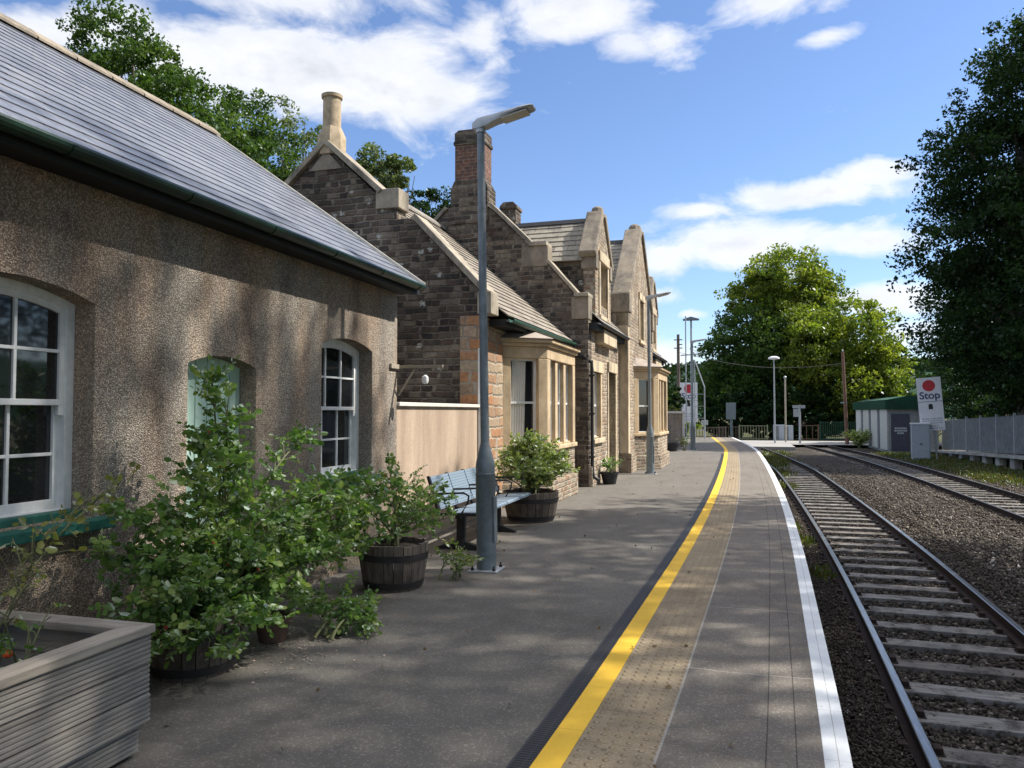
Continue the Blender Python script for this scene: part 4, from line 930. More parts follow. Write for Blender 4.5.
# trees beside the line (their crowns shade the near platform)
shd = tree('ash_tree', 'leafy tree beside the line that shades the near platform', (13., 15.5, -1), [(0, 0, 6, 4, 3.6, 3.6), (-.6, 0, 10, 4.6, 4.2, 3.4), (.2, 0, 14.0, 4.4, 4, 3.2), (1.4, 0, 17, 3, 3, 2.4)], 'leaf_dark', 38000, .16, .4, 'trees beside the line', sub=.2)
for x, y, s, rz in ((13.2, 9.8, .98, 2.1), (12.6, 3.8, 1.02, 4.4), (13.4, -2.4, .98, 1.), (13., -9, 1., 3.)): dup(shd, (x, y, -1), rz, 'leafy tree beside the line that shades the near platform', scale=(s, s, s * 1.14))
# trees behind the buildings
G4 = 'trees behind the station'
tree('chestnut_tree', 'dark tree with a leaning top, above the near slate roof', (-15.8, 17.5, 0), [(-1.1, 0, 11.9, 1.5, 1.3, 1.05), (-.1, 0, 10.9, 1.3, 1.3, 1.0), (1.0, 0, 9.9, 1.25, 1.3, 1.2), (2.0, 0, 8.4, 1.5, 1.3, 1.5), (0, 0, 8.2, 2.5, 1.3, 1.9)], 'leaf_mid', 34000, .095, .3, G4, sub=.24)
tree('holm_oak_tree', 'small dark tree between the slate roof and the stone gable', (-16.6, 23., 0), [(0, 0, 11.6, 1.3, 1.2, 1.2), (1.2, 0, 10.1, 1.1, 1.2, 1.3), (-.6, 0, 9.3, 2, 1.4, 1.8)], 'leaf_mid', 20000, .105, .22, G4, sub=.24)
tree('birch_tree', 'sparse airy tree with bare twigs left of the round stone chimney', (-16.5, 26, 0), [(0, 0, 12.2, 1.2, 1.2, 1.3), (.4, 0, 10.6, 1.3, 1.2, 1.4)], 'leaf_pale', 3000, .11, .14, G4, sub=.26)
tree('young_ash_tree', 'pale feathery tree between the round chimney and the brick chimney', (-15.6, 32., 0), [(-.1, 0, 13.0, 1.2, 1.2, .95), (-.8, 0, 11.8, 1.5, 1.4, 1.2), (1.0, 0, 12.2, .9, 1, .8)], 'leaf_pale', 6500, .14, .2, G4, sub=.28)
tree('yew_tree', 'dark solid evergreen crown just left of the brick chimney', (-14.6, 36., 0), [(-.2, 0, 11.5, 1.5, 1.5, 1.3), (1.2, 0, 11.2, 1.2, 1.2, 1.2), (-.8, 0, 10, 2, 2, 1.8), (1.5, 0, 9.6, 2, 1.6, 1.8)], 'leaf_dark', 22000, .13, .3, G4, sub=.2)
tree('garden_shrub', 'rounded green bush beyond the end of the station house', (-5.2, 54, -.5), [(0, 0, 2.2, 1.6, 1.4, 1.4), (1., 0, 1.1, 1.6, 1.4, 1.2), (-.4, 0, 3.4, .9, 1, .9)], 'leaf_bright', 12000, .14, .1, G4, 'bush')

# distant hill
mb = MB(); N = 90; rowsn = []
for j, (dr, zz) in enumerate(((0, -2), (40, 9), (90, 21), (150, 27), (220, 24))):
    for i in range(N + 1):
        a = R(-50) + R(105) * i / N; rr = 330 + dr; x = math.sin(a) * rr; y = math.cos(a) * rr
        z = zz * (1. + .18 * math.sin(a * 7 + 1) + .08 * math.sin(a * 23)) + (random.uniform(-.8, 1.6) if j else 0); mb.v.append((x, y, z))
for j in range(4):
    for i in range(N): a = j * (N + 1) + i; mb.f.append((a, a + 1, a + N + 2, a + N + 1)); mb.mi.append(0)
struct(mb.build('hills', 'hill_green', smooth=True))
P = []; 
for i in range(9000):
    a = R(-30) + R(60) * random.random(); rr = 330 + random.uniform(20, 190); zz = np.interp(rr - 330, [0, 40, 90, 150, 220], [-2, 9, 21, 27, 24]) * (1. + .18 * math.sin(a * 7 + 1) + .08 * math.sin(a * 23)); hgt = random.uniform(.5, 5)
    for k in range(4): P.append((math.sin(a) * rr + random.uniform(-2, 2), math.cos(a) * rr, zz + random.uniform(.3, 1) * hgt))
P = np.array(P); struct(quad_leaves('woodland', P, RNG.uniform(1.5, 3., len(P)), RNG.uniform(0, .6, len(P)), 'leaf_dark'), 'stuff')

# ------------------------------------------------------------------ planters
def barrel(name, label, x, y, r, h, group='half-barrel planters'):
    t = thing(name, label, 'planter', (x, y, 0), 0, group); n = 22
    def rad(z): return r * (.80 + .20 * math.sin(min(1, z / h) * PI * .5) ** .9)
    for_z = [0, .25 * h, .5 * h, .75 * h, h]
    mb = MB()
    for k in range(n):
        a0, a1 = 2 * PI * (k + .04) / n, 2 * PI * (k + .96) / n; hh = h * (1 + random.uniform(-.025, .02)); vs = []
        zs_ = [0, .25 * hh, .5 * hh, .75 * hh, hh]
        for z in zs_:
            for a, q in ((a0, 1), (a1, 1), (a1, .9), (a0, .9)): vs.append((x + rad(z) * q * math.cos(a), y + rad(z) * q * math.sin(a), z))
        fs = [(i*4 + k2, i*4 + (k2 + 1) % 4, (i + 1)*4 + (k2 + 1) % 4, (i + 1)*4 + k2) for i in range(4) for k2 in range(4)] + [(3, 2, 1, 0), (16, 17, 18, 19)]
        mb.add(vs, fs)
    mb.build('staves', 'barrel_stave', t)
    for z0, z1 in ((.06 * h, .20 * h), (.66 * h, .80 * h)):
        mb = MB(); mb.lathe([(rad(z0) + .002, z0), (rad(z0) + .006, z0), (rad(z1) + .006, z1), (rad(z1) + .002, z1)], x, y, 32); mb.build('hoop', 'hoop_iron', t, smooth=True)
    mb = MB(); mb.lathe([(rad(h * .8) * .89, h * .7), (rad(h) * .88, h * .86), (.01, h * .93)], x, y, 24); mb.build('soil', 'soil', t); return t
barrel('barrel_planter', 'dark half-barrel under the large rose bush, next to the timber box planter', -3.17, 3.98, .29, .35)
barrel('barrel_planter', 'half-barrel with iron hoops left of the bench, holding the thin rose shrub', -2.95, 6.33, .31, .40)
barrel('barrel_planter', 'half-barrel in front of the first bay window holding the full leafy shrub', -2.86, 10.75, .40, .42)

def bush(name, label, x, y, z0, canes, n_leaf, size, mat, cat='shrub', hips=0, group=None, thick=.012, pinn=7, top_tint=.5):
    """canes: list of end points (dx,dy,z); leaflets grow in sprays on side shoots"""
    t = thing(name, label, cat, (x, y, z0), 0, group); rnd = random.Random(int(x * 77 + y * 31)); mb = MB(); shoots = []
    for (dx, dy, z) in canes:
        p0 = Vector((x + rnd.uniform(-.1, .1), y + rnd.uniform(-.1, .1), z0)); p3 = Vector((x + dx, y + dy, z)); mid = p0.lerp(p3, .5) + Vector((-dx * .18, -dy * .18, (z - z0) * .22 + rnd.uniform(0, .08)))
        pts = [p0 * (1 - u) ** 2 + mid * 2 * u * (1 - u) + p3 * u * u for u in [i / 8 for i in range(9)]]; L = sum((pts[i + 1] - pts[i]).length for i in range(8))
        mb.tube(pts, [thick * (1 - .09 * i) for i in range(9)], 6)
        ns = max(4, int(L / .055))
        for k in range(ns):
            u = .22 + .8 * (k + rnd.random()) / ns; u = min(u, .999); i = int(u * 8); b = pts[i].lerp(pts[i + 1], u * 8 - i); d = (pts[i + 1] - pts[i]).normalized()
            sd = Vector((rnd.gauss(0, 1), rnd.gauss(0, 1), rnd.gauss(.25, .7))).normalized(); ln = rnd.uniform(.08, .26) * (1.1 - .5 * u); e = b + (sd * .85 + d * .5) * ln
            mb.tube([b, b.lerp(e, .5) + Vector((0, 0, .01)), e], [.004, .003, .002], 5, cap=False); shoots.append((b, e))
    mb.v = [tuple(v) for v in mb.v]; mb.build('stems', 'cane', t)
    P = []; D = []; T_ = []; Sz = []; per = max(1, int(n_leaf / (len(shoots) * pinn)))
    for b, e in shoots:
        base_t = rnd.random()
        for k in range(per):
            u = rnd.uniform(.35, 1.05); q = b.lerp(e, u); ax = ((e - b).normalized() * .5 + Vector((rnd.gauss(0, .7), rnd.gauss(0, .7), rnd.gauss(.05, .5)))).normalized(); sd = ax.cross(Vector((rnd.gauss(0, .4), rnd.gauss(0, .4), 1))).normalized(); s = size * rnd.uniform(.7, 1.25)
            for j in range(pinn):
                m = j // 2; o = q + ax * (m * s * .62 + .01); dr = (ax * .55 + sd * (1 if j % 2 else -1)) if j < pinn - 1 else ax
                dr = dr + Vector((0, 0, rnd.gauss(-.12, .18))); P.append(o); D.append(dr); Sz.append(s * rnd.uniform(.6, 1.25)); T_.append(base_t * .55 + rnd.uniform(0, .25) + (.25 if rnd.random() < .08 else 0) + top_tint * .2)
    P = np.array([tuple(p) for p in P]) - np.array([x, y, z0]); D = np.array([tuple(p) for p in D])
    leaves_mesh('leaves', P, D, np.array(Sz), np.array(T_), mat, t, aspect=.72)
    for k in range(hips):
        b, e = rnd.choice(shoots); c = e - Vector((x, y, z0)); m = MB(); rr = rnd.uniform(.009, .014)
        m.lathe([(.001, -rr), (rr * .8, -rr * .6), (rr, 0), (rr * .7, rr * .7), (.003, rr * 1.1), (.002, rr * 1.5)], 0, 0, 8); m.v = [(v[0] + e.x, v[1] + e.y, v[2] + e.z) for v in m.v]; m.build('rose_hip', 'red_hip', t, smooth=True)
    return t
rr_ = random.Random(3)
canes = [(.02, .12, 1.72), (.0, .3, 1.50), (-.1, -.12, 1.45), (.12, .5, 1.42), (.05, .75, 1.52), (.1, 1.0, 1.30), (.15, 1.25, 1.15), (.2, 1.5, 1.08), (.25, 1.75, .95), (.3, 1.9, .80), (.1, -.35, 1.20), (.05, -.5, .95), (-.05, -.55, .75),
         (.3, .2, 1.2), (.35, .5, 1.1), (.4, .8, .95), (.45, 1.1, .85), (.45, 1.4, .7), (.4, 1.6, .55), (.42, .1, .85), (.45, -.15, .7), (.45, .35, .7), (.5, .65, .6), (.5, .9, .5), (.35, -.35, .6), (.3, -.5, .5), (.0, .9, 1.1), (.0, 1.3, .95), (.05, .45, 1.0), (.1, -.1, 1.05), (.3, .0, .45), (.45, .25, .4), (.5, .5, .35), (.1, .6, .7), (.1, 1.0, .6), (.2, 1.7, .68), (.15, 1.45, .5)]
canes = [(a * .95, b + rr_.uniform(-.05, .05), c + rr_.uniform(-.05, .05)) for a, b, c in canes]
canes += [(.1, -.6, .95), (.2, -.7, .75), (.3, -.6, .55), (.35, -.5, .4), (.4, -.3, .32), (.2, -.75, .5), (.0, -.75, .65), (.45, -.1, .3), (.42, .1, .25), (.3, -.45, .28), (.1, -.5, 1.2), (.2, -.2, 1.3), (.25, .1, 1.05), (.3, .35, .95), (.35, .2, .55), (-.05, .1, 1.25), (.0, .4, 1.25), (.1, .9, .85), (.2, 1.2, .8), (.3, 1.3, .6)]
canes += [(-.05, -.85, .8), (.1, -.95, .65), (.15, -.9, .45), (-.05, -.8, 1.0), (.3, -.75, .35), (.35, -.6, .22), (.25, -.85, .28), (.1, -.75, .5), (.4, -.45, .2), (-.1, -.6, 1.1)]
rr_.shuffle(canes); canes = [c for i, c in enumerate(canes) if i % 5 != 0 or c[2] > 1.3] 
canes = [c for c in canes if not (c[0] < .22 and -.1 < c[1] < 1.1 and .9 < c[2] < 1.38)] + [(.05, -.12, 1.74), (.12, -.05, 1.6), (.08, 1.0, 1.4), (.1, .75, 1.35)]
canes = [c for c in canes if not (c[2] > 1.30 and .0 < c[1] < .8) and not (c[0] < .3 and .05 < c[1] < .9 and .8 < c[2])]
bush('rose_bush', 'large sprawling rose bush with red hips in front of the green door', -3.2, 4.2, .33, canes, 20000, .043, 'rose_leaf', hips=26, group=None)
bush('rose_shrub', 'thin rose shrub in the hooped half-barrel left of the bench', -2.98, 6.35, .34, [(-.15, -.2, .85), (.05, -.15, .95), (-.1, .15, 1.02), (.1, .3, .95), (.15, .5, .85), (.2, .75, .80), (.15, .9, .68), (-.1, -.35, .7), (.2, .1, .7), (.1, .65, .62), (.25, .95, .5)], 3300, .034, 'rose_leaf', hips=5, top_tint=.9)
sc = []
for k in range(46):
    a = rr_.uniform(0, 2 * PI); q = rr_.random() ** .5; sc.append((.56 * q * math.cos(a), .80 * q * math.sin(a), .50 + .72 * (1 - q * q * .75) * rr_.uniform(.75, 1.05)))
bush('leafy_shrub', 'full pale-leaved shrub in the half-barrel in front of the first bay window', -2.86, 10.8, .36, sc, 15000, .040, 'shrub_leaf', pinn=5, top_tint=1.)
# sprawling runners at the foot of the big rose
bush('trailing_weed', 'trailing shoots lying on the asphalt right of the large rose bush', -2.72, 4.75, .02, [(.15, .25, .12), (.05, .4, .16), (.25, .15, .1), (.0, .25, .2), (-.1, .35, .18), (.2, .35, .06)], 1500, .034, 'rose_leaf')
bush('small_weed', 'small flowering weed on the asphalt between the half-barrel and the lamp post', -2.55, 6.75, .01, [(.08, .08, .14), (-.06, .05, .17), (.02, -.06, .15), (.1, -.02, .08), (.0, .1, .2)], 600, .026, 'shrub_leaf', cat='weed')
# small pot beside the large barrel
def pot(name, label, x, y, r, h, mat, plant=None, cat='flowerpot'):
    t = thing(name, label, cat, (x, y, 0)); mb = MB(); mb.lathe([(r * .68, 0), (r * .92, h * .82), (r * 1.02, h * .82), (r * 1.04, h), (r * .92, h), (r * .86, h * .85), (.01, h * .86)], x, y, 24); mb.build('pot', mat, t, smooth=True)
    mb = MB(); mb.lathe([(r * .8, h * .84), (r * .88, h * .89), (.01, h * .92)], x, y, 18); mb.build('soil', 'soil', t); return t
pot('flowerpot', 'small terracotta pot half hidden beside the large rose bush barrel', -3.05, 4.62, .13, .17, 'old_clay')
pot('flowerpot', 'small dark pot with a low plant at the foot of the station house wall', -2.66, 16.6, .2, .26, 'black_iron')
bush('pot_plant', 'low green plant growing in the small dark pot by the house wall', -2.66, 16.6, .24, [(.1, .05, .42), (-.1, .08, .44), (0, -.12, .4), (.05, .12, .46), (-.12, -.05, .38)], 500, .04, 'rose_leaf')
pot('round_tub', 'wide black tub by the framed panel beyond the station house', -2.55, 31.2, .36, .34, 'black_iron')
bush('red_flowers', 'clump of red flowers beside the black tub beyond the house', -2.05, 31.6, .0, [(.1, .05, .4), (-.1, .08, .45), (0, -.12, .4), (.15, .12, .4), (-.15, -.05, .38)], 500, .05, 'weed_leaf')

# timber box planter made of decking boards
bx0, bx1, by0, by1, bh = -3.46, -2.575, .9, 2.94, .565
t = thing('timber_planter', 'large box planter of weathered grooved decking boards, bottom left corner', 'planter', (bx1, by1, 0)); nb = 4; bd = (bh - .04) / nb
def groove(z0, z1):
    pts = []; m = 6; d = (z1 - z0) / m
    for i in range(m): z = z0 + i * d; pts += [(.0, z + d * .08), (.0, z + d * .62), (-.007, z + d * .72), (-.007, z + d * .98)]
    return pts
for i in range(nb):
    z0 = .02 + i * bd + .003; z1 = z0 + bd - .006; gp = groove(z0, z1); so = [0.0, .004, -.002, .003][i]; inn = .03 if i == 0 else 0
    mb = MB(); mb.prism([(bx1 + so - inn + a, z) for a, z in gp] + [(bx1 - .032 - inn, z1), (bx1 - .032 - inn, z0)], 1, by0, by1 - inn); mb.build('side_board', 'decking', t)
    mb = MB(); mb.prism([(by1 - .002 + a - inn, z) for a, z in gp] + [(by1 - .034 - inn, z1), (by1 - .034 - inn, z0)], 0, bx0, bx1 - .034 - inn); mb.build('end_board', 'decking_end', t)
    mb = MB(); mb.box(bx0, bx0 + .03, by0, by1 - .04, z0, z1); mb.build('back_board', 'decking', t)
mb = MB(); rw_ = .10; z0, z1 = bh - .018, bh + .022
mb.prism([(bx1 + .015, by0), (bx1 + .015, by1 + .015), (bx1 - rw_, by1 - rw_), (bx1 - rw_, by0)], 2, z0, z1); mb.build('rim', 'decking_rail', t, bevel=.005)
mb = MB(); mb.prism([(bx0 - .015, by1 + .015), (bx0 + rw_, by1 - rw_), (bx1 - rw_ - .003, by1 - rw_ + .001), (bx1 + .012, by1 + .015)], 2, z0, z1 - .002); mb.build('rim', 'decking_end', t, bevel=.005)
mb = MB(); mb.prism([(bx0 - .015, by0), (bx0 - .015, by1 + .012), (bx0 + rw_ - .002, by1 - rw_ - .002), (bx0 + rw_ - .002, by0)], 2, z0, z1); mb.build('rim', 'decking_rail', t, bevel=.005)
mb = MB(); mb.box(bx0 + .03, bx1 - .04, by0, by1 - .04, .10, .24); mb.build('soil', 'soil', t)
bush('marigold', 'small plant with orange flowers in the timber box planter', -2.95, 2.48, .36, [(.06, .05, .54), (-.08, .04, .5), (.02, -.1, .52), (-.05, -.2, .55), (.02, .2, .58)], 260, .026, 'rose_leaf', cat='flower', thick=.004)
mg = [o for o in bpy.data.objects if o.name == 'marigold'][0]
for q in ((-2.90, 2.50, .545), (-2.92, 2.30, .57)):
    mb = MB(); mb.lathe([(.004, q[2] - .01), (.02, q[2]), (.022, q[2] + .01), (.012, q[2] + .018), (.003, q[2] + .02)], q[0], q[1], 10); mb.build('flower_head', 'orange_petal', mg, smooth=True)
bush('straggling_stem', 'straggling yellowing stem crossing the near sash window from the box planter', -3.28, 2.75, .38, [(.03, .45, 1.05), (-.05, .85, 1.15), (.10, .1, .8)], 60, .04, 'dry_leaf', pinn=3, thick=.005)
# fallen petals and bits
n = 260; a = RNG.normal(0, 1, (n, 2)); P = np.stack([-2.72 + a[:, 0] * .18, 4.55 + a[:, 1] * .32, np.full(n, .008)], 1); P = P[P[:, 0] > -3.1]
struct(leaves_mesh('fallen_petals', P, np.concatenate([RNG.normal(0, 1, (len(P), 2)), np.zeros((len(P), 1))], 1), RNG.uniform(.008, .02, len(P)), RNG.uniform(.3, 1, len(P)), 'pink_petal'), 'stuff')
n = 340; yy = RNG.uniform(2.6, 27, n); wx = np.where(RNG.uniform(0, 1, n) < .55, -3.66 + RNG.exponential(.22, n), RNG.uniform(-3.4, .3, n)); P = np.stack([wx, yy, np.full(n, .012)], 1); P = P[(P[:, 0] > -3.66)]
struct(leaves_mesh('fallen_leaves', P, np.concatenate([RNG.normal(0, 1, (len(P), 2)), RNG.uniform(0, .25, (len(P), 1))], 1), RNG.uniform(.018, .045, len(P)), RNG.uniform(.3, 1, len(P)), 'dead_leaf', aspect=.6), 'stuff')
# weeds and tufts along the track and platform foot
def weeds(name, n, gen, s, mat, z=.12):
    P = gen(n); D = np.stack([RNG.normal(0, .5, len(P)), RNG.normal(0, .5, len(P)), RNG.uniform(.5, 1.4, len(P))], 1); return struct(leaves_mesh(name, P, D, RNG.uniform(.5, 1.3, len(P)) * s, RNG.uniform(0, 1, len(P)), mat, aspect=.22), 'stuff')
def gen_w(n):
    cs = [(1.15, 15.5, .18), (1.1, 17.2, .12), (1.2, 12.5, .12), (1.45, 27, .35), (1.6, 33, .5), (1.7, 38, .6), (1.3, 42, .6), (1.0, 46, .7), (2.0, 42, .8), (2.2, 48, .9), (9., 33, .9), (9.2, 37, .9), (9.0, 41, 1.0), (9.4, 45, 1.), (8.6, 48, .9), (9.8, 29, .6)]
    out = []
    for x, y, r_ in cs:
        k = int(n * r_ / 10); out.append(np.stack([x + RNG.normal(0, r_ * .42, k), y + RNG.normal(0, r_ * 1.7, k), np.full(k, -.95)], 1))
    P = np.concatenate(out); e = np.interp(P[:, 1], EY, EX); return P[P[:, 0] > e + .05]
weeds('weeds', 14000, gen_w, .17, 'weed_leaf')
weeds('grass', 26000, lambda n: np.stack([RNG.uniform(9.3, 12.5, n), RNG.uniform(22, 57, n), np.full(n, -1.02)], 1), .16, 'weed_leaf')

# ------------------------------------------------------------------ right-hand side
# concrete ledge of the disused platform + palisade fence
fy = ys(18., 52., 2.4)
def fx(y): return 12.1 - (y - 37) * .012
def fz(y): return -.30 if y < 37 else -.30 - (y - 37) / 15 * .42
t = thing('disused_platform', 'old concrete platform ledge under the grey fence', 'platform', (fx(37), 37, -1))
mb = MB(); Y = ys(18, 52, 1.)
for y in Y: mb.v += [(fx(y) - .75, y, fz(y) - .12), (fx(y) + 4, y, fz(y) - .12), (fx(y) + 4, y, fz(y)), (fx(y) - .75, y, fz(y))]
for i in range(len(Y) - 1):
    for k in range(4): mb.f.append((4*i + k, 4*i + (k + 1) % 4, 4*i + 4 + (k + 1) % 4, 4*i + 4 + k)); mb.mi.append(0)
mb.f.append((3, 2, 1, 0)); mb.mi.append(0); mb.build('deck', 'concrete', t)
for y in ys(19, 50, 2.0):
    mb = MB(); mb.box(fx(y) - .6, fx(y) - .3, y - .3, y + .3, -1.03, fz(y) - .12); mb.build('pier', 'concrete', t)
mb = MB(); mb.box(fx(37) - .25, fx(37) - .2, 18, 51, -1.03, -.9); mb.build('back_board', 'old_wood', t)
t = thing('palisade_fence', 'grey steel palisade fence running along the far side of the tracks', 'fence', (fx(37), 37, -.3))
for i, y in enumerate(fy):
    mb = MB(); x = fx(y); mb.box(x - .05, x + .05, y - .04, y + .04, fz(y), fz(y) + 1.9); mb.build('post', 'galvanised', t)
for i in range(len(fy) - 1):
    a, b = fy[i], fy[i + 1]; mb = MB()
    for q in (.35, 1.55): mb.bar((fx(a), a + .04, fz(a) + q), (fx(b), b - .04, fz(b) + q), .04, .05)
    k = 0
    for yy in ys(a + .1, b - .1, .14):
        x = fx(yy) - .035; z = fz(yy); mb.prism([(yy - .06, z + .06), (yy + .06, z + .06), (yy + .06, z + 1.74), (yy, z + 1.80), (yy - .06, z + 1.74)], 0, x - .006, x)
    mb.build('panel', 'fence_grey', t)

def text_mesh(txt, size, name, mat, parent, mtx, ext=.004, bold=.0):
    cu = bpy.data.curves.new(name, 'FONT'); cu.body = txt; cu.size = size; cu.extrude = ext; cu.align_x = 'CENTER'; cu.offset = bold
    o = bpy.data.objects.new(name, cu); me = bpy.data.meshes.new_from_object(o); bpy.data.objects.remove(o)
    me.transform(mtx); me.materials.clear(); me.materials.append(M[mat]); m = bpy.data.objects.new(name, me); COL.objects.link(m); m.parent = parent; return m
def stop_board(x, y, zb, W, H_, label, rz, tilt):
    t = thing('stop_sign', label, 'sign', (x, y, -1.0), rz, 'Stop boards for trains'); t.rotation_euler = (0, tilt, rz)
    z0 = zb; z1 = zb + H_
    mb = MB(); mb.box(x - W / 2, x + W / 2, y - .015, y + .015, z0, z1); f = mb.build('board', 'sign_white', t, bevel=.006)
    mb = MB(); mb.tube([(x + .05, y + .05, -1.0), (x + .05, y + .05, z1 - .2)], .045, 10); mb.build('post', 'galvanised', t)
    m = MB(); m.lathe([(W * .26, 0), (W * .26, .006)], 0, 0, 32); m.v = [(x + a, y - .016 - c, z1 - H_ * .155 + b) for a, b, c in m.v]; m.f = [q[::-1] for q in m.f]; m.build('red_disc', 'red_paint', f)
    def mx(px, pz): return Matrix.Translation((px - x + x - t['org'][0], -.022, pz - t['org'][2])) @ Matrix.Rotation(PI / 2, 4, 'X')
    text_mesh('Stop', W * .46, 'lettering', 'navy_paint', f, mx(x, z1 - H_ * .40), bold=.008)
    m = MB(); m.box(x - W / 2 + .01, x + W / 2 - .01, y - .019, y - .016, z1 - H_ * .46, z1 - H_ * .452); m.build('divider_line', 'navy_paint', f)
    m = MB(); m.prism([(x - .10, z1 - H_ * .60), (x + .10, z1 - H_ * .60), (x + .10, z1 - H_ * .53), (x + .06, z1 - H_ * .50), (x - .06, z1 - H_ * .50), (x - .10, z1 - H_ * .53)], 1, y - .024, y - .016); m.build('pictogram', 'black_iron', f)
    rnd = random.Random(2); m = MB()
    for k, (zz) in enumerate((.77, .81, .85, .91, .95)):
        xx = x - W * .40
        while xx < x + W * (.40 if k != 3 else .2):
            l = rnd.uniform(.05, .14); m.box(xx, min(xx + l, x + W * .42), y - .019, y - .016, z1 - H_ * (zz + .018), z1 - H_ * zz); xx += l + .03
    m.build('small_print', 'grey_text', f); return t
stop_board(9.72, 43.8, .62, 1.12, 2.72, 'tall white Stop board with red disc, leaning beside the grey cabinet', R(-16), R(-4.))
stop_board(-3.05, 52., .9, 1.12, 2.6, 'distant white Stop board with red disc behind the lamp posts at the platform end', R(2), 0.)

t = thing('equipment_cabinet', 'pale grey trackside cabinet left of the leaning Stop board', 'cabinet', (9.05, 44., -1), R(-8))
x, y = 9.05, 44.
mb = MB(); mb.box(x - .42, x + .42, y - .35, y + .35, -1.0, .92); mb.build('body', 'cabinet_grey', t, bevel=.015)
mb = MB(); mb.box(x - .46, x + .46, y - .39, y + .39, .92, 1.0); mb.build('lid', 'sign_white', t, bevel=.015)
mb = MB(); mb.box(x - .37, x + .37, y - .365, y - .352, -.8, .84); d_ = mb.build('door', 'cabinet_grey', t, bevel=.006); mb = MB(); mb.box(x - .06, x + .06, y - .385, y - .366, -.1, -.05); mb.build('handle', 'black_iron', d_)

# shed
t = thing('equipment_shed', 'pale panelled trackside shed with green roof beside the far track', 'shed', (8.85, 52., -1)); X0, X1, Y0, Y1 = 8.95, 11.7, 52., 65.5
mb = MB(); mb.box(X0, X1, Y0, Y1, -.95, 1.72); mb.build('walls', 'shed_grey', t)
for i in range(4):
    a = Y0 + .0 + i * 3.45; mb = MB(); mb.box(X0 - .10, X0 - .004, a + .02, a + 2.45, -.8, 1.72); mb.build('side_panel', 'shed_white', t, bevel=.01)
for i in range(3):
    a = Y0 + 2.5 + i * 3.45; mb = MB(); mb.box(X0 - .05, X0 - .006, a + .03, a + .85, -.8, 1.70); mb.build('side_recess', 'shed_door', t)
mb = MB()
for k in range(34): a = X0 - .2 + k * (X1 - X0 + .4) / 34; mb.box(a, a + .07, Y0 - .22, Y0 - .2, 1.72, 2.32)
for k in range(60): a = Y0 - .2 + k * .23; mb.box(X0 - .222, X0 - .2, a, a + .08, 1.72, 2.32)
mb.box(X0 - .2, X1 + .2, Y0 - .2, Y1 + .2, 1.72, 2.3); mb.prism([(X0 - .2, 2.3), (X1 + .2, 2.3), (X1 - 1., 2.55), (X0 + 1., 2.55)], 1, Y0 - .1, Y1 + .1); mb.build('roof', 'shed_green', t)
mb = MB(); mb.box(X0 + .12, X0 + 1.15, Y0 - .05, Y0 - .004, -.8, 1.45); d_ = mb.build('door', 'shed_door', t, bevel=.01)
mb = MB()
for k, ww in enumerate((.62, .66, .34)): 
    xx = X0 + .64 - ww / 2
    while xx < X0 + .64 + ww / 2: l = random.uniform(.05, .09); mb.box(xx, xx + l, Y0 - .06, Y0 - .052, .52 - k * .15, .61 - k * .15); xx += l + .025
mb.build('warning_text', 'sign_white', d_)
for q in (1.5, 2.0, 2.5):
    mb = MB(); mb.box(X0 + q, X0 + q + .05, Y0 - .03, Y0 - .004, -.8, 1.7); mb.build('wall_rib', 'shed_grey', t)

# crossing furniture
def railing(name, label, x0, y0, x1, y1, z, h, mat, cat='railing', n=11, group=None):
    t = thing(name, label, cat, ((x0 + x1) / 2, (y0 + y1) / 2, z), 0, group); mb = MB()
    for q in (.12, h - .03): mb.bar((x0, y0, z + q), (x1, y1, z + q), .05, .06)
    mb.build('rail', mat, t)
    for i in range(n + 1): u = i / n; xx, yy = x0 + (x1 - x0) * u, y0 + (y1 - y0) * u; mb = MB(); w_ = .05 if i in (0, n) else .025; mb.box(xx - w_, xx + w_, yy - w_, yy + w_, z, z + h + (.06 if w_ > .04 else -.04)); mb.build('upright', mat, t)
    return t
railing('crossing_gate', 'cream field gate beyond the level crossing, left of the tall lamp', .2, 70, 2.5, 70, -.85, 1.25, 'gate_cream', 'gate', 10)
railing('road_barrier', 'dark low barrier at the crossing behind the platform end', -3.6, 64, -.9, 64, -.8, 1.15, 'old_wood', 'barrier', 12)
railing('green_railing', 'green mesh railing in front of the brown pole by the crossing', 6.6, 68.5, 9.8, 68.5, -.85, 1.6, 'green_iron', 'railing', 22)
railing('timber_rail', 'low timber rail fence between sign post and green railing at the crossing', 5.2, 70, 6.6, 70, -.85, 1.3, 'pole_timber', 'fence', 3)
railing('steel_railing', 'dull railing under the dark trees left of the cream gate', -1.6, 72, .1, 72, -.85, 1.1, 'old_wood', 'railing', 8)
t = thing('street_lamp', 'tall grey street lamp with a flat round head beyond the crossing', 'street lamp', (2.75, 62, -.8))
mb = MB(); mb.tube([(2.75, 62, -.8), (2.75, 62, 5.6)], [.07, .045], 10); mb.build('pole', 'galvanised', t)
mb = MB(); mb.lathe([(.05, 5.55), (.42, 5.62), (.42, 5.72), (.2, 5.82), (.03, 5.84)], 2.75, 62, 20); mb.build('lamp_head', 'sign_white', t, smooth=True)
t = thing('marker_post', 'plain pale post right of the tall street lamp at the crossing', 'post', (3.65, 64, -.8)); mb = MB(); mb.tube([(3.65, 64, -.8), (3.65, 64, 4.2)], .065, 10); mb.build('pole', 'pale_wood', t); mb = MB(); mb.lathe([(.09, 4.2), (.12, 4.3), (.05, 4.4)], 3.65, 64, 12); mb.build('cap', 'galvanised', t)
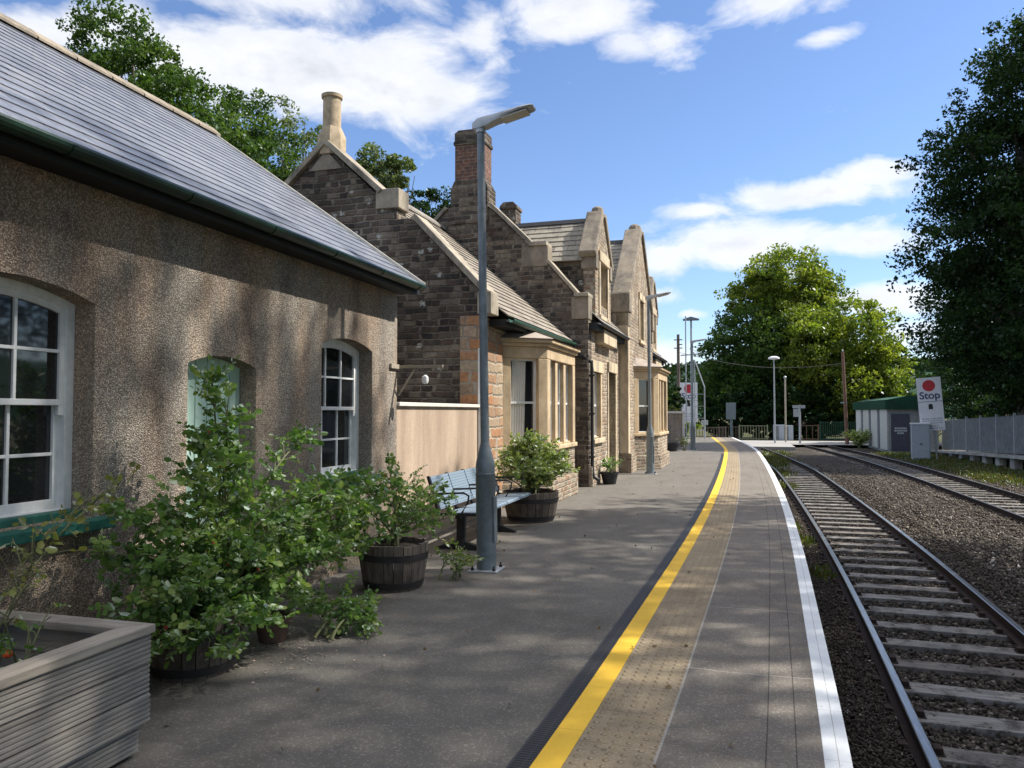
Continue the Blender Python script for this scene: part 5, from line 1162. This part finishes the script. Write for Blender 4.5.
t = thing('crossing_sign', 'grey T-shaped sign post seen from behind at the crossing', 'sign', (4.55, 62, -.8)); mb = MB(); mb.tube([(4.55, 62, -.8), (4.55, 62, 2.1)], .08, 10); mb.build('pole', 'galvanised', t)
mb = MB(); mb.box(4.05, 4.95, 61.95, 62.05, 1.85, 2.08); mb.box(4.1, 4.55, 62.0, 62.08, 1.2, 1.8); mb.build('board', 'galvanised', t)
for i, (x, h) in enumerate(((3.35, 1.35), (4.1, 1.3))):
    t = thing('crossing_cabinet', ('grey control cabinet directly under the plain pale post at the crossing', 'grey control cabinet left of the T-shaped sign post at the crossing')[i], 'cabinet', (x, 68, -.85), 0, 'control cabinets at the crossing')
    mb = MB(); mb.box(x - .45 + i * .1, x + .45 - i * .1, 67.7, 68.3, -.85, -.85 + h); mb.build('body', 'cabinet_grey', t, bevel=.01); mb = MB(); mb.box(x - .4 + i * .1, x - .02, 67.68, 67.698, -.7, -.95 + h); mb.build('door', 'fence_grey', t)
t = thing('telegraph_pole', 'brown weathered pole between the bright tree and the shed', 'utility pole', (7.55, 61, -.9)); mb = MB(); mb.tube([(7.72, 61, -.9), (7.5, 61, 6.0)], [.14, .10], 10); mb.build('pole', 'pole_timber', t, smooth=True); mb = MB(); mb.box(7.3, 7.75, 60.9, 60.98, 2.2, 2.3); mb.lathe([(.05, 6.0), (.06, 6.1), (.02, 6.15)], 7.5, 61, 8); mb.build('fittings', 'galvanised', t)
t = thing('telegraph_pole', 'dark telegraph pole with short arms, left behind the lamp posts', 'utility pole', (-4.7, 66, -.9)); mb = MB(); mb.tube([(-4.7, 66, -.9), (-4.7, 66, 8.1)], [.16, .12], 10); mb.build('pole', 'old_wood', t, smooth=True)
for z_ in (7.6, 7.2, 6.9): mb = MB(); mb.box(-5.05 if z_ != 7.2 else -4.7, -4.35, 65.86, 65.94, z_, z_ + .08); mb.build('crossarm', 'old_wood', t)
mb = MB(); pts = [(-4.7 + (9 + 4.7) * u, 66 + 4 * u, 6.6 - .9 * math.sin(PI * u) * .9 - .9 * u) for u in [i / 24 for i in range(25)]]; mb.tube(pts, .018, 5); mb.build('overhead_wire', 'wire_black'); tag(bpy.data.objects['overhead_wire'], 'thin overhead wire sagging in front of the dark trees', 'wire')
t = thing('signal_post', 'dark signal head on a post standing under the trees past the platform end', 'signal', (-.5, 72, -.9)); mb = MB(); mb.tube([(-.5, 72, -.9), (-.5, 72, 2.)], .12, 10); mb.build('post', 'pole_grey', t); mb = MB(); mb.box(-.95, -.1, 71.75, 71.95, .9, 2.4); mb.build('signal_back', 'pole_grey', t, bevel=.02)
t = thing('signal_ladder', 'pale bent ladder frame at the very end of the platform', 'ladder', (-2.2, 46, 0))
for k, d_ in enumerate((0, .55)):
    mb = MB(); pts = [(-2.35 + (d_ if z < 3 else d_ * max(0, (4.6 - z) / 1.6)), 46, z) for z in (0, 1.5, 3.0, 3.9, 4.6)]; mb.tube(pts, .035, 8); mb.build('stile', 'galvanised', t)
for z_ in (.5, 1.2, 1.9, 2.6): mb = MB(); mb.bar((-2.33, 46, z_), (-1.82, 46, z_), .03, .03); mb.build('rung', 'galvanised', t)
t = thing('help_point', 'short post with a box head where the yellow line ends', 'post', (-1.95, 49.5, -.3)); mb = MB(); mb.tube([(-1.95, 49.5, -.55), (-1.95, 49.5, 1.0)], .06, 10); mb.build('post', 'galvanised', t); mb = MB(); mb.box(-2.15, -1.75, 49.4, 49.6, .75, 1.05); mb.build('box_head', 'galvanised', t, bevel=.01)
# framed panel and green gate past the house
t = thing('framed_panel', 'brown rendered panel with a pale frame beyond the station house', 'wall', (-2.6, 34., 0)); mb = MB(); mb.box(-3.35, -2.25, 34.0, 34.12, .05, 1.5); mb.build('panel', 'pebbledash', t)
mb = MB(); mb.box(-3.42, -3.33, 33.97, 34.15, 0, 1.56); mb.box(-2.27, -2.18, 33.97, 34.15, 0, 1.56); mb.box(-3.42, -2.18, 33.96, 34.16, 1.5, 1.6); mb.build('frame', 'cream_paint', t)
t = thing('side_gate', 'dull green gate with sloping top at the far corner of the station house', 'gate', (-2.9, 29.6, 0)); mb = MB()
for k in range(7): mb.box(-3.0, -2.95, 29.1 + k * .26, 29.34 + k * .26, .05, 2.3 - k * .12)
mb.build('boards', 'pole_grey', t); mb = MB(); mb.box(-3.02, -2.93, 29.0, 29.09, 0, 2.5); mb.build('post', 'gutter_green', t)
tree('dry_hedge', 'brownish clipped hedge behind the framed panel beyond the house', (-3.4, 36, 0), [(0, 0, 1.5, .8, .6, .5), (.6, 0, 1.4, .6, .6, .4)], 'weed_leaf', 4000, .09, .05, None, 'hedge')
tree('ivy_bush', 'dark evergreen bush above the dry hedge beyond the station house', (-4.2, 40, 0), [(0, 0, 2.0, 1.2, .8, .9), (.9, 0, 2.1, 1.0, .8, .8)], 'leaf_dark', 7000, .11, .06, None, 'bush')
bush('verge_bush', 'pale flowering scrub below the brown pole beside the far track', 8.1, 58, -1, [(.5 * math.cos(k), .6 * math.sin(k * 1.7), -.1 + .25 * math.sin(k * 2.3)) for k in range(12)] + [(-.8, .3, .0), (.9, -.4, .1)], 3000, .12, 'shrub_leaf', top_tint=1.6)

# ------------------------------------------------------------------ light, sky, camera
SUN_EL, SUN_AZ = 47., 22.      # azimuth measured from +x towards +y
d = Vector((math.cos(R(SUN_AZ)) * math.cos(R(SUN_EL)), math.sin(R(SUN_AZ)) * math.cos(R(SUN_EL)), math.sin(R(SUN_EL))))
sl = bpy.data.lights.new('sun', 'SUN'); sl.energy = 3.6; sl.angle = R(.53); sl.color = (1., .95, .86)
so = bpy.data.objects.new('sun', sl); COL.objects.link(so); so.rotation_euler = d.to_track_quat('Z', 'Y').to_euler()

cam = bpy.data.cameras.new('camera'); co = bpy.data.objects.new('camera', cam); COL.objects.link(co)
cam.sensor_width = 36; cam.lens = 36 * 769 / 1024; cam.clip_end = 5000; cam.clip_start = .05
co.location = (0, 0, 1.55); co.rotation_euler = (R(90 + 2.1), 0, R(16.3)); SC.camera = co

W = bpy.data.worlds.new('World'); SC.world = W; W.use_nodes = True; nt = W.node_tree; nt.nodes.clear()
class WN(NT):
    def __init__(s): s.t = nt
w_ = WN(); out = nt.nodes.new('ShaderNodeOutputWorld'); bg = nt.nodes.new('ShaderNodeBackground'); nt.links.new(bg.outputs[0], out.inputs[0]); bg.inputs[1].default_value = .10
sky = nt.nodes.new('ShaderNodeTexSky'); sky.sky_type = 'NISHITA'; sky.sun_disc = False; sky.sun_elevation = R(SUN_EL); sky.sun_rotation = R(90 - SUN_AZ); sky.air_density = 1.; sky.dust_density = .4; sky.ozone_density = 2.2; sky.altitude = 100
gv = w_.coord('Generated'); x, y, z = w_.sep(gv)
az = w_.math('ARCTAN2', x, y); el = w_.math('ARCSINE', z)
# cloud banks, unseen ones overhead and behind the camera added as fill light: azimuth, elevation, half sizes (degrees), weight
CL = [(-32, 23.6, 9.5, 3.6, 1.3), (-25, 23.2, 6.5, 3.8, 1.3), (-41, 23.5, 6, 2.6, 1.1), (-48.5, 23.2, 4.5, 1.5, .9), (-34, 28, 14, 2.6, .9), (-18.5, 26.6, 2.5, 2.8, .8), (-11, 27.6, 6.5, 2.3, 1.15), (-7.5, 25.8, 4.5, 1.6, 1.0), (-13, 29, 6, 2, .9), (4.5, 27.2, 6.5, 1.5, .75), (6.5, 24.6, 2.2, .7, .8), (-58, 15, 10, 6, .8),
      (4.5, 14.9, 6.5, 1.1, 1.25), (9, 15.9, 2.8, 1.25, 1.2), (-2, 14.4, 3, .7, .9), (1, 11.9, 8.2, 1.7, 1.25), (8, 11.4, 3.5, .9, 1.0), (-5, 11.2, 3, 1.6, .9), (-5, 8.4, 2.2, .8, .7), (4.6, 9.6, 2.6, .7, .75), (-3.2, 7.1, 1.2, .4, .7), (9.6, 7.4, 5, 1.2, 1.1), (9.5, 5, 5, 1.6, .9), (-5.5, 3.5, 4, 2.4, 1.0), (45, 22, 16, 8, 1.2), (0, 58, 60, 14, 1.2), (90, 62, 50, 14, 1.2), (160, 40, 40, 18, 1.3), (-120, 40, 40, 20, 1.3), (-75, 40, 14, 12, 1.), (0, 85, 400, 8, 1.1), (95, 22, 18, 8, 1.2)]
acc = None
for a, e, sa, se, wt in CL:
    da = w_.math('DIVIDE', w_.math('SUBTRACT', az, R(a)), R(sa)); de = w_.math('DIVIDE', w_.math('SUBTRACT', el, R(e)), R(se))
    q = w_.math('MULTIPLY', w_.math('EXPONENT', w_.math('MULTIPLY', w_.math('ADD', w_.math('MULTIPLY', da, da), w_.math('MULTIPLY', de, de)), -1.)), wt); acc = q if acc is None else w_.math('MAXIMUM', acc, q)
cv = w_.comb(w_.math('MULTIPLY', az, 7.), w_.math('MULTIPLY', el, 14.), 0.)
n1 = w_.noise(cv, 1.15, 10, .6, dist=.35); n2 = w_.noise(cv, 1.6, 6, .6)
dens = w_.math('ADD', acc, w_.math('MULTIPLY', w_.math('SUBTRACT', n1, .5), 2.3))
hd = w_.math('MULTIPLY', dens, .4)
msk = w_.ramp(hd, (.13, 0.), (.21, .30), (.33, .82), (.48, 1.))
thick = w_.ramp(w_.math('ADD', hd, w_.math('MULTIPLY', w_.math('SUBTRACT', n2, .5), .75)), (.22, (1.03, 1.03, 1.03)), (.48, (.90, .915, .94)), (.75, (.66, .69, .745)))
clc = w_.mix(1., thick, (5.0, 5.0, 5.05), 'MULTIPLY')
clc = w_.mix(w_.ramp(el, (.6, 0.), (.95, 1.)), clc, w_.mix(1., clc, (2.5, 2.4, 2.25), 'MULTIPLY'))  # clouds high above the view brightened to add fill light in the shade
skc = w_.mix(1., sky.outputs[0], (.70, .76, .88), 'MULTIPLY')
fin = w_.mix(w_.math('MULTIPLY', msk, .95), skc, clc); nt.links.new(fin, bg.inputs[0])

vs = SC.view_settings; vs.view_transform = 'Standard'; vs.look = 'None'; vs.gamma = 1; vs.exposure = 1.15; vs.use_curve_mapping = False
SC.render.resolution_x = 1024; SC.render.resolution_y = 768
for o in bpy.data.objects:
    if 'org' in o: del o['org']
